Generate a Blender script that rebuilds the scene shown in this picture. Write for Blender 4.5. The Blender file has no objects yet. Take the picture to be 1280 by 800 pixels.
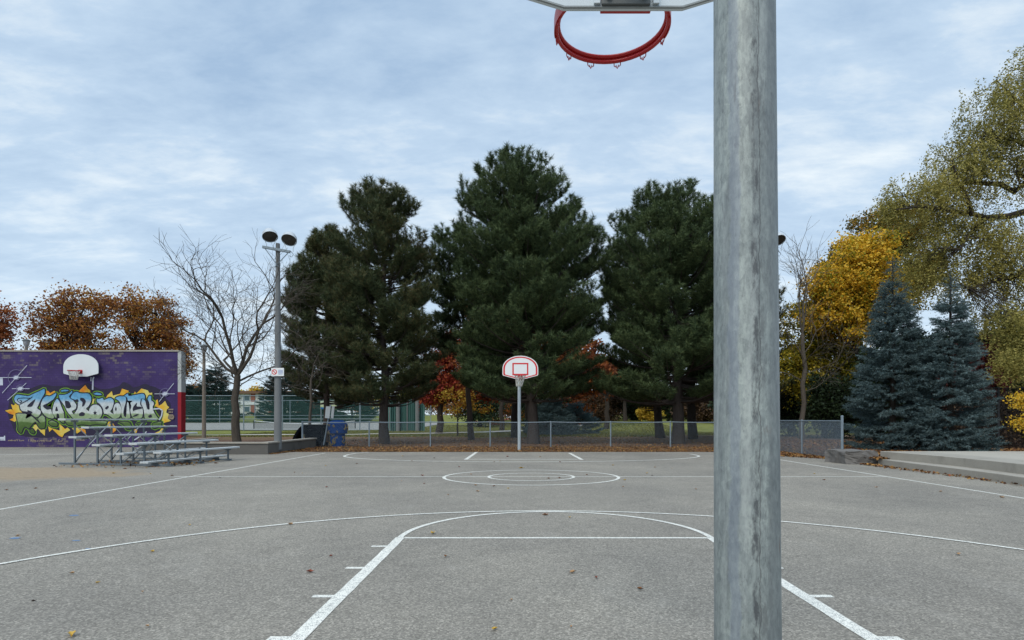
import bpy, math, random
import numpy as np
from mathutils import Vector, Matrix

S = bpy.context.scene
COL = S.collection
# ------------------------------------------------------------------ camera
F, HX, HY, CH = 720.0, 652.0, 524.0, 1.33      # focal length in photo pixels, vanishing point, eye height (m)
cam_d = bpy.data.cameras.new("camera")
cam = bpy.data.objects.new("camera", cam_d)
COL.objects.link(cam)
cam.location = (0, 0, CH)
cam.rotation_euler = (math.pi / 2, 0, 0)
cam_d.sensor_width = 36
cam_d.lens = 36 * F / 1280
cam_d.shift_x = -(HX - 640) / 1280
cam_d.shift_y = (HY - 400) / 1280
cam_d.clip_start = 0.05
cam_d.clip_end = 3000
S.camera = cam

# ------------------------------------------------------------------ sky and sun (bright, thin overcast)
SUN_EL, SUN_AZ = math.radians(48), math.radians(205)
w = bpy.data.worlds.new("World")
S.world = w
w.use_nodes = True
nt = w.node_tree
nt.nodes.clear()
def wn(t, **k):
    n = nt.nodes.new(t)
    for a, b in k.items():
        setattr(n, a, b)
    return n
wl = nt.links.new
sky = wn("ShaderNodeTexSky", sky_type='NISHITA', sun_disc=False)
sky.sun_elevation, sky.sun_rotation = SUN_EL, SUN_AZ
tc = wn("ShaderNodeTexCoord")
sep = wn("ShaderNodeSeparateXYZ"); wl(tc.outputs["Generated"], sep.inputs[0])
def wmath(op, a, b=None, clamp=False):
    n = wn("ShaderNodeMath", operation=op, use_clamp=clamp)
    for i, v in enumerate((a, b)):
        if v is None: continue
        if isinstance(v, (int, float)): n.inputs[i].default_value = v
        else: wl(v, n.inputs[i])
    return n.outputs[0]
zz = wmath('ADD', wmath('MAXIMUM', sep.outputs[2], 0.0), 0.16)
comb = wn("ShaderNodeCombineXYZ")
wl(wmath('DIVIDE', sep.outputs[0], zz), comb.inputs[0])
wl(wmath('DIVIDE', sep.outputs[1], zz), comb.inputs[1])
mp = wn("ShaderNodeMapping"); wl(comb.outputs[0], mp.inputs[0])
mp.inputs["Rotation"].default_value = (0, 0, math.radians(22))
mp.inputs["Scale"].default_value = (0.85, 1.55, 1)
mp.inputs["Location"].default_value = (3.1, 1.7, 0)
n1 = wn("ShaderNodeTexNoise"); wl(mp.outputs[0], n1.inputs[0])
n1.inputs["Scale"].default_value = 1.1; n1.inputs["Detail"].default_value = 6; n1.inputs["Roughness"].default_value = 0.5
n1.inputs["Distortion"].default_value = 0.5
n2 = wn("ShaderNodeTexNoise"); wl(mp.outputs[0], n2.inputs[0])
n2.inputs["Scale"].default_value = 3.4; n2.inputs["Detail"].default_value = 8; n2.inputs["Roughness"].default_value = 0.62
n2.inputs["Distortion"].default_value = 0.35
n3 = wn("ShaderNodeTexNoise"); wl(mp.outputs[0], n3.inputs[0])
n3.inputs["Scale"].default_value = 11; n3.inputs["Detail"].default_value = 6; n3.inputs["Roughness"].default_value = 0.6
cl = wmath('ADD', wmath('ADD', wmath('MULTIPLY', n1.outputs[0], 0.47), wmath('MULTIPLY', n2.outputs[0], 0.36)), wmath('MULTIPLY', n3.outputs[0], 0.17))
rmp = wn("ShaderNodeValToRGB"); wl(cl, rmp.inputs[0])
r = rmp.color_ramp
r.elements[0].position = 0.355; r.elements[0].color = (3.6, 5.0, 6.8, 1)
r.elements[1].position = 0.63; r.elements[1].color = (7.9, 8.7, 9.2, 1)
e = r.elements.new(0.5); e.color = (5.1, 6.5, 8.05, 1)
# thin white band of cloud towards the horizon
hz = wmath('POWER', wmath('SUBTRACT', 1.0, wmath('MULTIPLY', sep.outputs[2], 2.2, True), True), 2.2)
mixh = wn("ShaderNodeMixRGB"); wl(wmath('MULTIPLY', hz, 0.6), mixh.inputs[0]); wl(rmp.outputs[0], mixh.inputs[1])
mixh.inputs[2].default_value = (7.8, 9.0, 9.8, 1)
# overcast skies are brightest overhead
up = wmath('ADD', 1.0, wmath('MULTIPLY', wmath('MULTIPLY', wmath('SUBTRACT', sep.outputs[2], 0.6), 2.5, True), 1.1))
mul = wn("ShaderNodeMixRGB", blend_type='MULTIPLY'); mul.inputs[0].default_value = 1
wl(mixh.outputs[0], mul.inputs[1]); wl(up, mul.inputs[2])
mixs = wn("ShaderNodeMixRGB"); mixs.inputs[0].default_value = 0.88
wl(sky.outputs[0], mixs.inputs[1]); wl(mul.outputs[0], mixs.inputs[2])
bg = wn("ShaderNodeBackground"); bg.inputs[1].default_value = 0.088
wl(mixs.outputs[0], bg.inputs[0])
wo = wn("ShaderNodeOutputWorld"); wl(bg.outputs[0], wo.inputs[0])

sd = bpy.data.lights.new("sun", 'SUN')
sd.energy = 1.35; sd.angle = math.radians(28); sd.color = (1, 0.92, 0.80)
so = bpy.data.objects.new("sun", sd); COL.objects.link(so)
sdir = Vector((math.sin(SUN_AZ) * math.cos(SUN_EL), math.cos(SUN_AZ) * math.cos(SUN_EL), math.sin(SUN_EL)))
so.rotation_euler = sdir.to_track_quat('Z', 'Y').to_euler()
so.location = (0, -20, 30)
S.view_settings.view_transform = 'Standard'
S.view_settings.look = 'None'
S.view_settings.exposure = 0.4
S.view_settings.gamma = 1
S.view_settings.use_curve_mapping = False
S.cycles.max_bounces = 6
S.cycles.transparent_max_bounces = 8
S.cycles.caustics_reflective = S.cycles.caustics_refractive = False

# ------------------------------------------------------------------ helpers
def P(px, py, Y):
    return Vector(((px - HX) / F * Y, Y, CH + (HY - py) / F * Y))
def G(px, py):
    Y = F * CH / (py - HY)
    return Vector(((px - HX) / F * Y, Y, 0))
WO = {}
def worigin(o):
    return WO.get(o.name, Vector((0, 0, 0))) if o else Vector((0, 0, 0))

class MB:
    """collects geometry, then links it as one mesh object"""
    def __init__(s): s.v = []; s.f = []; s.n = 0; s.tri = []
    def add(s, verts, faces):
        s.v.append(np.asarray(verts, float).reshape(-1, 3))
        s.f += [[i + s.n for i in f] for f in faces]
        s.n += len(s.v[-1]); return s
    def soup(s, arr, k):
        """arr (n,k,3): loose triangles or quads"""
        a = np.asarray(arr, float).reshape(-1, 3)
        s.tri.append((s.n, len(a) // k, k)); s.v.append(a); s.n += len(a); return s
    def box(s, c, d, rot=None):
        c = Vector(c); hx, hy, hz_ = d[0] / 2, d[1] / 2, d[2] / 2
        vs = [Vector((x, y, z)) for z in (-hz_, hz_) for x, y in ((-hx, -hy), (hx, -hy), (hx, hy), (-hx, hy))]
        if rot is not None: vs = [rot @ v for v in vs]
        return s.add([c + v for v in vs], [(3, 2, 1, 0), (4, 5, 6, 7), (0, 1, 5, 4), (1, 2, 6, 5), (2, 3, 7, 6), (3, 0, 4, 7)])
    def beam(s, a, b, wd, ht, up=Vector((0, 0, 1))):
        a, b = Vector(a), Vector(b); d = (b - a); L = d.length; d.normalize()
        x = d.cross(up)
        if x.length < 1e-4: x = d.cross(Vector((0, 1, 0)))
        x.normalize(); z = x.cross(d)
        R = Matrix((x, d, z)).transposed()
        return s.box((a + b) / 2, (wd, L, ht), R)
    def tube(s, pts, rad, sides=8, caps=True):
        pts = [Vector(p) for p in pts]
        if not hasattr(rad, '__len__'): rad = [rad] * len(pts)
        vs = []; prev = None
        for i, p in enumerate(pts):
            d = (pts[min(i + 1, len(pts) - 1)] - pts[max(i - 1, 0)])
            if d.length < 1e-9: d = Vector((0, 0, 1))
            d.normalize()
            if prev is None:
                x = d.cross(Vector((0.13, 0.97, 0.2)))
                if x.length < 0.1: x = d.cross(Vector((1, 0, 0)))
            else:
                x = prev - d * prev.dot(d)
            x.normalize(); prev = x; y = d.cross(x)
            for k in range(sides):
                a = 2 * math.pi * k / sides
                vs.append(p + (x * math.cos(a) + y * math.sin(a)) * rad[i])
        fs = []
        for i in range(len(pts) - 1):
            for k in range(sides):
                a, b = i * sides + k, i * sides + (k + 1) % sides
                fs.append((a, b, b + sides, a + sides))
        if caps:
            fs.append(tuple(range(sides))[::-1]); fs.append(tuple(range((len(pts) - 1) * sides, len(pts) * sides)))
        return s.add(vs, fs)
    def lathe(s, c, prof, sides=24, axis=Vector((0, 0, 1)), caps=True):
        """prof: (radius, height) along axis"""
        q = axis.to_track_quat('Z', 'Y'); c = Vector(c); vs = []; fs = []
        for r_, h in prof:
            for k in range(sides):
                a = 2 * math.pi * k / sides
                vs.append(c + q @ Vector((r_ * math.cos(a), r_ * math.sin(a), h)))
        for i in range(len(prof) - 1):
            for k in range(sides):
                a, b = i * sides + k, i * sides + (k + 1) % sides
                fs.append((a, b, b + sides, a + sides))
        if caps and prof[0][0] > 1e-4: fs.append(tuple(range(sides))[::-1])
        if caps and prof[-1][0] > 1e-4: fs.append(tuple(range((len(prof) - 1) * sides, len(prof) * sides)))
        return s.add(vs, fs)
    def prism(s, poly, off):
        """closed solid: planar polygon swept by the vector off"""
        n = len(poly); off = Vector(off); a = [Vector(p) for p in poly]
        return s.add(a + [p + off for p in a],
                     [tuple(range(n)), tuple(range(2 * n - 1, n - 1, -1))] + [(i, i + n, (i + 1) % n + n, (i + 1) % n) for i in range(n)])
    def band(s, path, z, wdt, closed=False):
        """flat ribbon along a 2-D path"""
        n = len(path); L = []; R = []
        for i in range(n):
            a = path[(i - 1) % n] if closed or i > 0 else path[i]
            b = path[(i + 1) % n] if closed or i < n - 1 else path[i]
            d = Vector((b[0] - a[0], b[1] - a[1])).normalized(); nn = Vector((-d.y, d.x)) * wdt / 2
            L.append((path[i][0] + nn.x, path[i][1] + nn.y, z)); R.append((path[i][0] - nn.x, path[i][1] - nn.y, z))
        m = n if closed else n - 1
        return s.add(R + L, [(i, (i + 1) % n, (i + 1) % n + n, i + n) for i in range(m)])
    def build(s, name, mat, parent=None, smooth=False, bevel=0):
        v = np.concatenate(s.v) if s.v else np.zeros((0, 3))
        v = v - np.array(worigin(parent))
        me = bpy.data.meshes.new(name)
        lt = [np.full(n, k, np.int32) for (o, n, k) in s.tri]
        idx = [np.arange(o, o + n * k, dtype=np.int32) for (o, n, k) in s.tri]
        if s.f:
            lt.append(np.array([len(f) for f in s.f], np.int32)); idx.append(np.array([i for f in s.f for i in f], np.int32))
        lt = np.concatenate(lt); idx = np.concatenate(idx)
        me.vertices.add(len(v)); me.vertices.foreach_set("co", v.astype(np.float32).ravel())
        me.loops.add(len(idx)); me.loops.foreach_set("vertex_index", idx)
        st = np.zeros(len(lt), np.int32); st[1:] = np.cumsum(lt)[:-1]
        me.polygons.add(len(lt)); me.polygons.foreach_set("loop_start", st); me.polygons.foreach_set("loop_total", lt)
        me.polygons.foreach_set("use_smooth", np.full(len(lt), bool(smooth)))
        me.update(calc_edges=True); me.validate()
        me.materials.append(mat)
        o = bpy.data.objects.new(name, me); COL.objects.link(o)
        if parent is not None:
            o.parent = parent; WO[o.name] = worigin(parent)
        if smooth and s.f:
            try: me.set_sharp_from_angle(angle=math.radians(40))
            except Exception: pass
        if bevel:
            b = o.modifiers.new("bevel", 'BEVEL'); b.width = bevel; b.segments = 2; b.limit_method = 'ANGLE'
        return o

def tag(o, label, cat, group=None):
    o["label"] = label; o["category"] = cat
    if group: o["group"] = group
    return o
def thing(name, label, cat, loc, group=None):
    o = bpy.data.objects.new(name, None); COL.objects.link(o)
    o.location = loc; o.empty_display_size = 0.2; WO[o.name] = Vector(loc)
    return tag(o, label, cat, group)
def struct(o, kind="structure"):
    o["kind"] = kind; return o
def children(o): return [c for c in COL.objects if c.parent == o]
def copy_tree(o, loc=None, parent=None):
    c = o.copy(); COL.objects.link(c)
    if parent is not None: c.parent = parent
    if loc is not None: c.location = loc
    for ch in children(o): copy_tree(ch, None, c)
    return c

# ------------------------------------------------------------------ materials
class NM:
    def __init__(s, name, rough=0.8, metal=0.0, spec=0.3):
        s.m = bpy.data.materials.new(name); s.m.use_nodes = True
        s.t = s.m.node_tree; s.b = s.t.nodes["Principled BSDF"]
        s.b.inputs["Roughness"].default_value = rough; s.b.inputs["Metallic"].default_value = metal
        s.b.inputs["Specular IOR Level"].default_value = spec
        s.geo = s.t.nodes.new("ShaderNodeNewGeometry"); s.pos = s.geo.outputs["Position"]
    def n(s, t, **k):
        x = s.t.nodes.new(t)
        for a, b in k.items(): setattr(x, a, b)
        return x
    def l(s, a, b): s.t.links.new(a, b)
    def map(s, scale=(1, 1, 1), rot=(0, 0, 0), loc=(0, 0, 0)):
        x = s.n("ShaderNodeMapping"); s.l(s.pos, x.inputs[0])
        x.inputs["Scale"].default_value = scale; x.inputs["Rotation"].default_value = rot; x.inputs["Location"].default_value = loc
        return x.outputs[0]
    def noise(s, scale, detail=4, rough=0.55, vec=None, dist=0):
        x = s.n("ShaderNodeTexNoise"); s.l(vec if vec is not None else s.pos, x.inputs[0])
        x.inputs["Scale"].default_value = scale; x.inputs["Detail"].default_value = detail
        x.inputs["Roughness"].default_value = rough; x.inputs["Distortion"].default_value = dist
        return x.outputs[0]
    def voro(s, scale, vec=None, out="Color"):
        x = s.n("ShaderNodeTexVoronoi"); s.l(vec if vec is not None else s.pos, x.inputs[0]); x.inputs["Scale"].default_value = scale
        return x.outputs[out]
    def ramp(s, fac, stops):
        x = s.n("ShaderNodeValToRGB"); s.l(fac, x.inputs[0]); r_ = x.color_ramp
        while len(r_.elements) < len(stops): r_.elements.new(0.5)
        for e_, (p_, c_) in zip(r_.elements, stops):
            e_.position = p_; e_.color = tuple(c_) + (1,) if len(c_) == 3 else c_
        return x.outputs[0]
    def step(s, fac, a, b):
        return s.ramp(fac, [(a, (0, 0, 0)), (b, (1, 1, 1))])
    def mix(s, fac, a, b, mode='MIX'):
        x = s.n("ShaderNodeMixRGB", blend_type=mode)
        for i, v_ in enumerate((fac, a, b)):
            if isinstance(v_, (int, float)): x.inputs[i].default_value = v_ if i == 0 else (v_, v_, v_, 1)
            elif isinstance(v_, tuple): x.inputs[i].default_value = v_ + (1,)
            else: s.l(v_, x.inputs[i])
        return x.outputs[0]
    def math(s, op, a, b=None, clamp=False):
        x = s.n("ShaderNodeMath", operation=op, use_clamp=clamp)
        for i, v_ in enumerate((a, b)):
            if v_ is None: continue
            if isinstance(v_, (int, float)): x.inputs[i].default_value = v_
            else: s.l(v_, x.inputs[i])
        return x.outputs[0]
    def xyz(s):
        x = s.n("ShaderNodeSeparateXYZ"); s.l(s.pos, x.inputs[0]); return x.outputs
    def color(s, c):
        if isinstance(c, tuple): s.b.inputs["Base Color"].default_value = c + (1,)
        else: s.l(c, s.b.inputs["Base Color"])
        return s
    def bump(s, h, strength=0.3, dist=0.01):
        x = s.n("ShaderNodeBump"); s.l(h, x.inputs["Height"]); x.inputs["Strength"].default_value = strength
        x.inputs["Distance"].default_value = dist; s.l(x.outputs[0], s.b.inputs["Normal"]); return s

def plain(name, c, rough=0.6, metal=0.0, var=0.25, scale=6.0, spec=0.3):
    m = NM(name, rough, metal, spec)
    m.color(m.mix(m.noise(scale, 6, 0.65), tuple(x * (1 - var) for x in c), tuple(min(1, x * (1 + var)) for x in c)))
    return m.m
def leafmat(name, cols, scale=0.5, trans=0.25, rough=0.7):
    """foliage: hue drifts through the crown and differs from leaf to leaf"""
    m = NM(name, rough, 0, 0.25)
    rnd = m.geo.outputs["Random Per Island"]
    f = m.math('ADD', m.math('MULTIPLY', m.noise(scale, 3, 0.6), 0.75), m.math('MULTIPLY', rnd, 0.5))
    f = m.math('SUBTRACT', f, 0.125, True)
    n_ = len(cols)
    c = m.ramp(f, [(0.28 + 0.44 * i / max(1, n_ - 1), col) for i, col in enumerate(cols)])
    m.color(c)
    tr = m.n("ShaderNodeBsdfTranslucent"); m.l(c, tr.inputs[0])
    mx = m.n("ShaderNodeMixShader"); mx.inputs[0].default_value = trans
    m.l(m.b.outputs[0], mx.inputs[1]); m.l(tr.outputs[0], mx.inputs[2])
    m.l(mx.outputs[0], m.t.nodes["Material Output"].inputs[0])
    return m.m

# asphalt
def asphalt():
    m = NM("asphalt", 0.88, 0, 0.25)
    x, y, z = m.xyz()
    big = m.noise(0.35, 5, 0.6)
    mid = m.noise(3.0, 6, 0.65)
    cell = m.voro(85)
    cs = m.n("ShaderNodeSeparateColor"); m.l(cell, cs.inputs[0])
    grain = m.ramp(cs.outputs[0], [(0.0, (0.09, 0.082, 0.07)), (0.4, (0.212, 0.196, 0.168)), (0.75, (0.305, 0.283, 0.243)), (1.0, (0.53, 0.488, 0.415))])
    fine = m.noise(420, 2, 0.7)
    c = m.mix(0.45, grain, m.ramp(fine, [(0.3, (0.135, 0.125, 0.107)), (0.7, (0.385, 0.355, 0.304))]))
    c = m.mix(1.0, c, m.ramp(big, [(0.3, (0.80, 0.80, 0.81)), (0.7, (1.12, 1.11, 1.09))]), 'MULTIPLY')
    c = m.mix(1.0, c, m.ramp(mid, [(0.25, (0.9, 0.9, 0.9)), (0.75, (1.08, 1.08, 1.08))]), 'MULTIPLY')
    # dusty brown patch of ground-in dirt beside the bleachers
    dx = m.math('DIVIDE', m.math('ADD', x, 14.2), 5.2)
    dy = m.math('DIVIDE', m.math('SUBTRACT', y, 13.9), 2.3)
    d2 = m.math('ADD', m.math('MULTIPLY', dx, dx), m.math('MULTIPLY', dy, dy))
    d2 = m.math('ADD', d2, m.math('MULTIPLY', m.math('SUBTRACT', m.noise(0.9, 5, 0.6), 0.5), 1.5))
    k = m.ramp(d2, [(0.55, (1, 1, 1)), (1.0, (0, 0, 0))])
    dirt = m.ramp(m.noise(9, 6, 0.7), [(0.3, (0.24, 0.178, 0.115)), (0.7, (0.36, 0.285, 0.195))])
    c = m.mix(m.math('MULTIPLY', k, 0.9), c, dirt)
    c = m.mix(m.math('MULTIPLY', m.step(m.noise(0.55, 5, 0.65, m.map((1, 1, 1), loc=(7, 3, 0)), 0.6), 0.52, 0.66), 0.16), c, (0.10, 0.098, 0.09))
    c = m.mix(m.math('MULTIPLY', m.step(m.noise(1.1, 6, 0.7, m.map((1, .6, 1), loc=(2, 9, 0)), 0.8), 0.57, 0.66), 0.10), c, (0.42, 0.40, 0.36))
    # old stains and oil spots
    st = m.step(m.noise(1.7, 3, 0.5), 0.66, 0.78)
    c = m.mix(m.math('MULTIPLY', st, 0.25), c, (0.09, 0.09, 0.09))
    m.color(c)
    m.bump(m.math('ADD', cs.outputs[0], fine), 0.35, 0.004)
    return m.m
def line_paint():
    m = NM("court_paint", 0.75, 0, 0.3)
    wear = m.math('ADD', m.math('MULTIPLY', m.noise(26, 6, 0.7), 0.7), m.math('MULTIPLY', m.voro(140, None, "Distance"), 0.5))
    c = m.mix(m.step(wear, 0.60, 0.74), m.ramp(m.noise(2, 4), [(0.3, (0.72, 0.71, 0.64)), (0.7, (0.83, 0.81, 0.73))]), (0.3, 0.3, 0.29))
    m.color(c); m.bump(m.noise(300, 2), 0.2, 0.003); return m.m
def ground_mat():
    m = NM("lawn_ground", 0.95, 0, 0.1)
    x, y, z = m.xyz()
    green = m.ramp(m.noise(1.3, 6, 0.65), [(0.3, (0.10, 0.115, 0.026)), (0.55, (0.17, 0.18, 0.043)), (0.75, (0.25, 0.22, 0.065))])
    lit = m.ramp(m.noise(5, 8, 0.75), [(0.3, (0.075, 0.044, 0.03)), (0.55, (0.15, 0.088, 0.058)), (0.75, (0.24, 0.145, 0.08))])
    # needles and dead leaves lie thick beside the fence and thin out into the lawn
    d = m.math('ADD', m.math('DIVIDE', m.math('SUBTRACT', y, 39.0), 16.0), m.math('MULTIPLY', m.math('SUBTRACT', m.noise(0.22, 4, 0.6), 0.5), 1.5))
    k = m.math('MULTIPLY', m.ramp(d, [(0.12, (1, 1, 1)), (0.62, (0, 0, 0))]), 0.93)
    sp = m.math('MULTIPLY', m.step(m.noise(7, 4, 0.7), 0.6, 0.68), 0.6)
    kk = m.math('MAXIMUM', k, sp)
    rt = m.step(m.math('DIVIDE', m.math('SUBTRACT', x, 8.5), 3.0), 0.0, 1.0)
    kk = m.math('MAXIMUM', kk, m.math('MULTIPLY', rt, m.step(m.math('SUBTRACT', 1.45, m.math('DIVIDE', y, 40.0)), 0.4, 0.7)))
    m.color(m.mix(kk, green, lit)); m.bump(m.noise(14, 6, 0.7), 0.6, 0.05); return m.m
def concrete(name, c, stain=0.5, sc=1.0):
    m = NM(name, 0.9, 0, 0.2)
    a = m.mix(m.noise(2.2 * sc, 8, 0.65), tuple(v_ * 0.72 for v_ in c), tuple(v_ * 1.15 for v_ in c))
    b = m.mix(m.math('MULTIPLY', m.step(m.noise(1.1 * sc, 6, 0.7, m.map((1, 1, 0.5))), 0.5, 0.75), stain), a, tuple(v_ * 0.42 for v_ in c))
    m.color(m.mix(0.35, b, m.ramp(m.noise(90, 3, 0.7), [(0.3, tuple(v_ * 0.6 for v_ in c)), (0.7, tuple(v_ * 1.3 for v_ in c))])))
    m.bump(m.noise(30 * sc, 6, 0.7), 0.4, 0.01); return m.m
def galvanised(name, base=(0.31, 0.345, 0.34), streak=True, rough=0.5, metal=0.55):
    m = NM(name, rough, metal, 0.5)
    sp = m.voro(34, m.map((1, 1, 0.35)))
    cs = m.n("ShaderNodeSeparateColor"); m.l(sp, cs.inputs[0])
    c = m.mix(cs.outputs[0], tuple(v_ * 0.95 for v_ in base), tuple(v_ * 1.04 for v_ in base))
    c = m.mix(1.0, c, m.ramp(m.noise(14, 6, 0.7, m.map((1, 1, 0.25))), [(0.3, (0.78, 0.8, 0.82)), (0.7, (1.16, 1.16, 1.14))]), 'MULTIPLY')
    if streak:
        c = m.mix(1.0, c, m.ramp(m.noise(42, 6, 0.72, m.map((1, 1, 0.16), loc=(2, 0, 1))), [(0.34, (0.82, 0.83, 0.84)), (0.5, (0.98, 0.98, 0.98)), (0.66, (1.09, 1.09, 1.08))]), 'MULTIPLY')
        c = m.mix(1.0, c, m.ramp(m.noise(6, 4, 0.6, m.map((1, 1, 0.4))), [(0.35, (0.88, 0.89, 0.9)), (0.65, (1.07, 1.07, 1.06))]), 'MULTIPLY')
        c = m.mix(1.0, c, m.ramp(m.noise(150, 4, 0.75, m.map((1, 1, 0.4))), [(0.36, (0.76, 0.77, 0.78)), (0.5, (1, 1, 1)), (0.64, (1.16, 1.16, 1.15))]), 'MULTIPLY')
        c = m.mix(m.math('MULTIPLY', m.step(m.noise(95, 4, 0.7, m.map((1, 1, 0.5), loc=(1, 7, 3))), 0.62, 0.68), 0.5), c, (0.12, 0.125, 0.13))
        sg_ = m.n('ShaderNodeSeparateColor'); m.l(m.voro(75, m.map((1, 1, 0.75), loc=(.4, .2, 0))), sg_.inputs[0])
        c = m.mix(1.0, c, m.ramp(sg_.outputs[0], [(0, (.87, .88, .89)), (1, (1.1, 1.1, 1.09))]), 'MULTIPLY')
        c = m.mix(m.math('MULTIPLY', m.step(m.noise(52, 6, 0.7, m.map((1, 1, 0.10), loc=(4, 2, 8))), 0.585, 0.61), 0.24), c, (0.10, 0.11, 0.12))
        s1 = m.noise(24, 5, 0.6, m.map((1, 1, 0.04)))
        c = m.mix(m.math('MULTIPLY', m.step(s1, 0.55, 0.60), 0.28), c, (0.13, 0.145, 0.16))
        c = m.mix(m.math('MULTIPLY', m.step(m.noise(38, 5, 0.6, m.map((1, 1, 0.05), loc=(3, 1, 0))), 0.56, 0.7), 0.3), c, (0.50, 0.53, 0.52))
        # weld seam: a ragged, pitted dark line down the tube, with a smooth bluish strip beside it
        x, y, z = m.xyz()
        wob = m.math('MULTIPLY', m.math('SUBTRACT', m.noise(9, 5, 0.7), 0.5), 0.022)
        def line(x0, slope, half, soft, amp):
            cx = m.math('ADD', m.math('MULTIPLY', m.math('SUBTRACT', z, 1.3), slope), x0)
            d_ = m.math('ABSOLUTE', m.math('ADD', m.math('SUBTRACT', x, cx), wob))
            return m.math('MULTIPLY', m.math('SUBTRACT', 1.0, m.math('DIVIDE', m.math('SUBTRACT', d_, half), soft), True), amp, True)
        front = m.step(m.math('SUBTRACT', 1.02, y), 0.0, 0.04)
        blotch = m.step(m.noise(70, 5, 0.7, m.map((1, 1, 0.35))), 0.46, 0.6)
        c = m.mix(m.math('MULTIPLY', line(0.3815, 0.0145, 0.003, 0.004, 0.8), blotch), c, (0.055, 0.058, 0.065))
        c = m.mix(line(0.3885, 0.0145, 0.0, 0.0014, 0.75), c, (0.06, 0.06, 0.06))
        c = m.mix(line(0.352, 0.0145, 0.005, 0.003, 0.4), c, (0.20, 0.235, 0.30))
        c = m.mix(line(0.418, 0.0145, 0.012, 0.006, 0.38), c, (0.12, 0.135, 0.15))
        c = m.mix(m.math('MULTIPLY', line(0.395, 0.0145, 0.006, 0.012, 0.48), m.step(m.noise(55, 6, 0.75, m.map((1, 1, 0.22), loc=(5, 5, 0))), 0.5, 0.6)), c, (0.09, 0.095, 0.10))
        rust = m.math('MULTIPLY', m.step(m.noise(26, 4, 0.6, m.map((1, 1, 0.3), loc=(0, 0, 7))), 0.67, 0.74), 0.55)
        c = m.mix(rust, c, (0.16, 0.10, 0.07))
        scr = m.step(m.noise(60, 3, 0.5, m.map((1, 1, 0.12), rot=(0.0, 0.35, 0), loc=(9, 0, 2))), 0.69, 0.73)
        c = m.mix(m.math('MULTIPLY', scr, 0.4), c, (0.09, 0.09, 0.10))
    m.color(c)
    m.bump(m.noise(40, 6, 0.7, m.map((1, 1, 0.3))), 0.12, 0.004); return m.m
def bark(name, c):
    m = NM(name, 0.95, 0, 0.1)
    n_ = m.noise(14, 6, 0.7, m.map((1, 1, 0.25)))
    m.color(m.mix(n_, tuple(v_ * 0.45 for v_ in c), tuple(v_ * 1.5 for v_ in c))); m.bump(n_, 0.8, 0.05); return m.m
def mural_wall():
    m = NM("purple_block_wall", 0.85, 0, 0.2)
    x, y, z = m.xyz()
    br = m.n("ShaderNodeTexBrick"); m.l(m.map((1, 1, 1), rot=(math.pi / 2, 0, 0)), br.inputs[0])
    br.inputs["Scale"].default_value = 1; br.inputs["Brick Width"].default_value = 0.22; br.inputs["Row Height"].default_value = 0.11
    br.inputs["Mortar Size"].default_value = 0.006; br.inputs["Color1"].default_value = (0, 0, 0, 1); br.inputs["Color2"].default_value = (1, 1, 1, 1)
    br.inputs["Mortar"].default_value = (0.5, 0.5, 0.5, 1); br.inputs["Bias"].default_value = 0
    sm = m.n("ShaderNodeSeparateColor"); m.l(br.outputs["Color"], sm.inputs[0])
    pur = m.ramp(m.noise(0.7, 6, 0.65), [(0.3, (0.040, 0.027, 0.082)), (0.5, (0.056, 0.036, 0.126)), (0.7, (0.074, 0.054, 0.168))])
    pur = m.mix(m.math('MULTIPLY', br.outputs["Fac"], 0.5), pur, (0.03, 0.024, 0.06))
    chip = m.math('MULTIPLY', m.step(m.math('ADD', m.noise(1.0, 3, 0.6), m.math('MULTIPLY', m.noise(9, 4, 0.7), 0.3)), 0.62, 0.70), m.step(sm.outputs[0], 0.55, 0.75))
    top = m.math('MAXIMUM', m.step(z, 2.9 / 1.0, 4.3) if False else m.ramp(m.math('DIVIDE', z, 5.0), [(0.62, (0, 0, 0)), (0.82, (1, 1, 1))]),
                 m.ramp(m.math('DIVIDE', z, 5.0), [(0.1, (1, 1, 1)), (0.16, (0, 0, 0))]))
    c = m.mix(m.math('MULTIPLY', m.math('MULTIPLY', chip, top), 0.62), pur, (0.20, 0.175, 0.145))
    m.color(c); m.bump(m.math('SUBTRACT', 1.0, br.outputs["Fac"]), 0.3, 0.01); return m.m
def zramp(name, stops, z0, z1, var=0.28):
    m = NM(name, 0.8, 0, 0.2)
    x, y, z = m.xyz()
    f = m.math('DIVIDE', m.math('SUBTRACT', m.math('ADD', z, m.math('MULTIPLY', m.math('SUBTRACT', m.noise(2.5, 4), 0.5), 0.25)), z0), z1 - z0)
    c = m.ramp(f, stops)
    m.color(m.mix(1.0, c, m.ramp(m.noise(9, 4), [(0.3, (1 - var,) * 3), (0.7, (1.0, 1.0, 1.0))]), 'MULTIPLY')); return m.m

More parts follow.
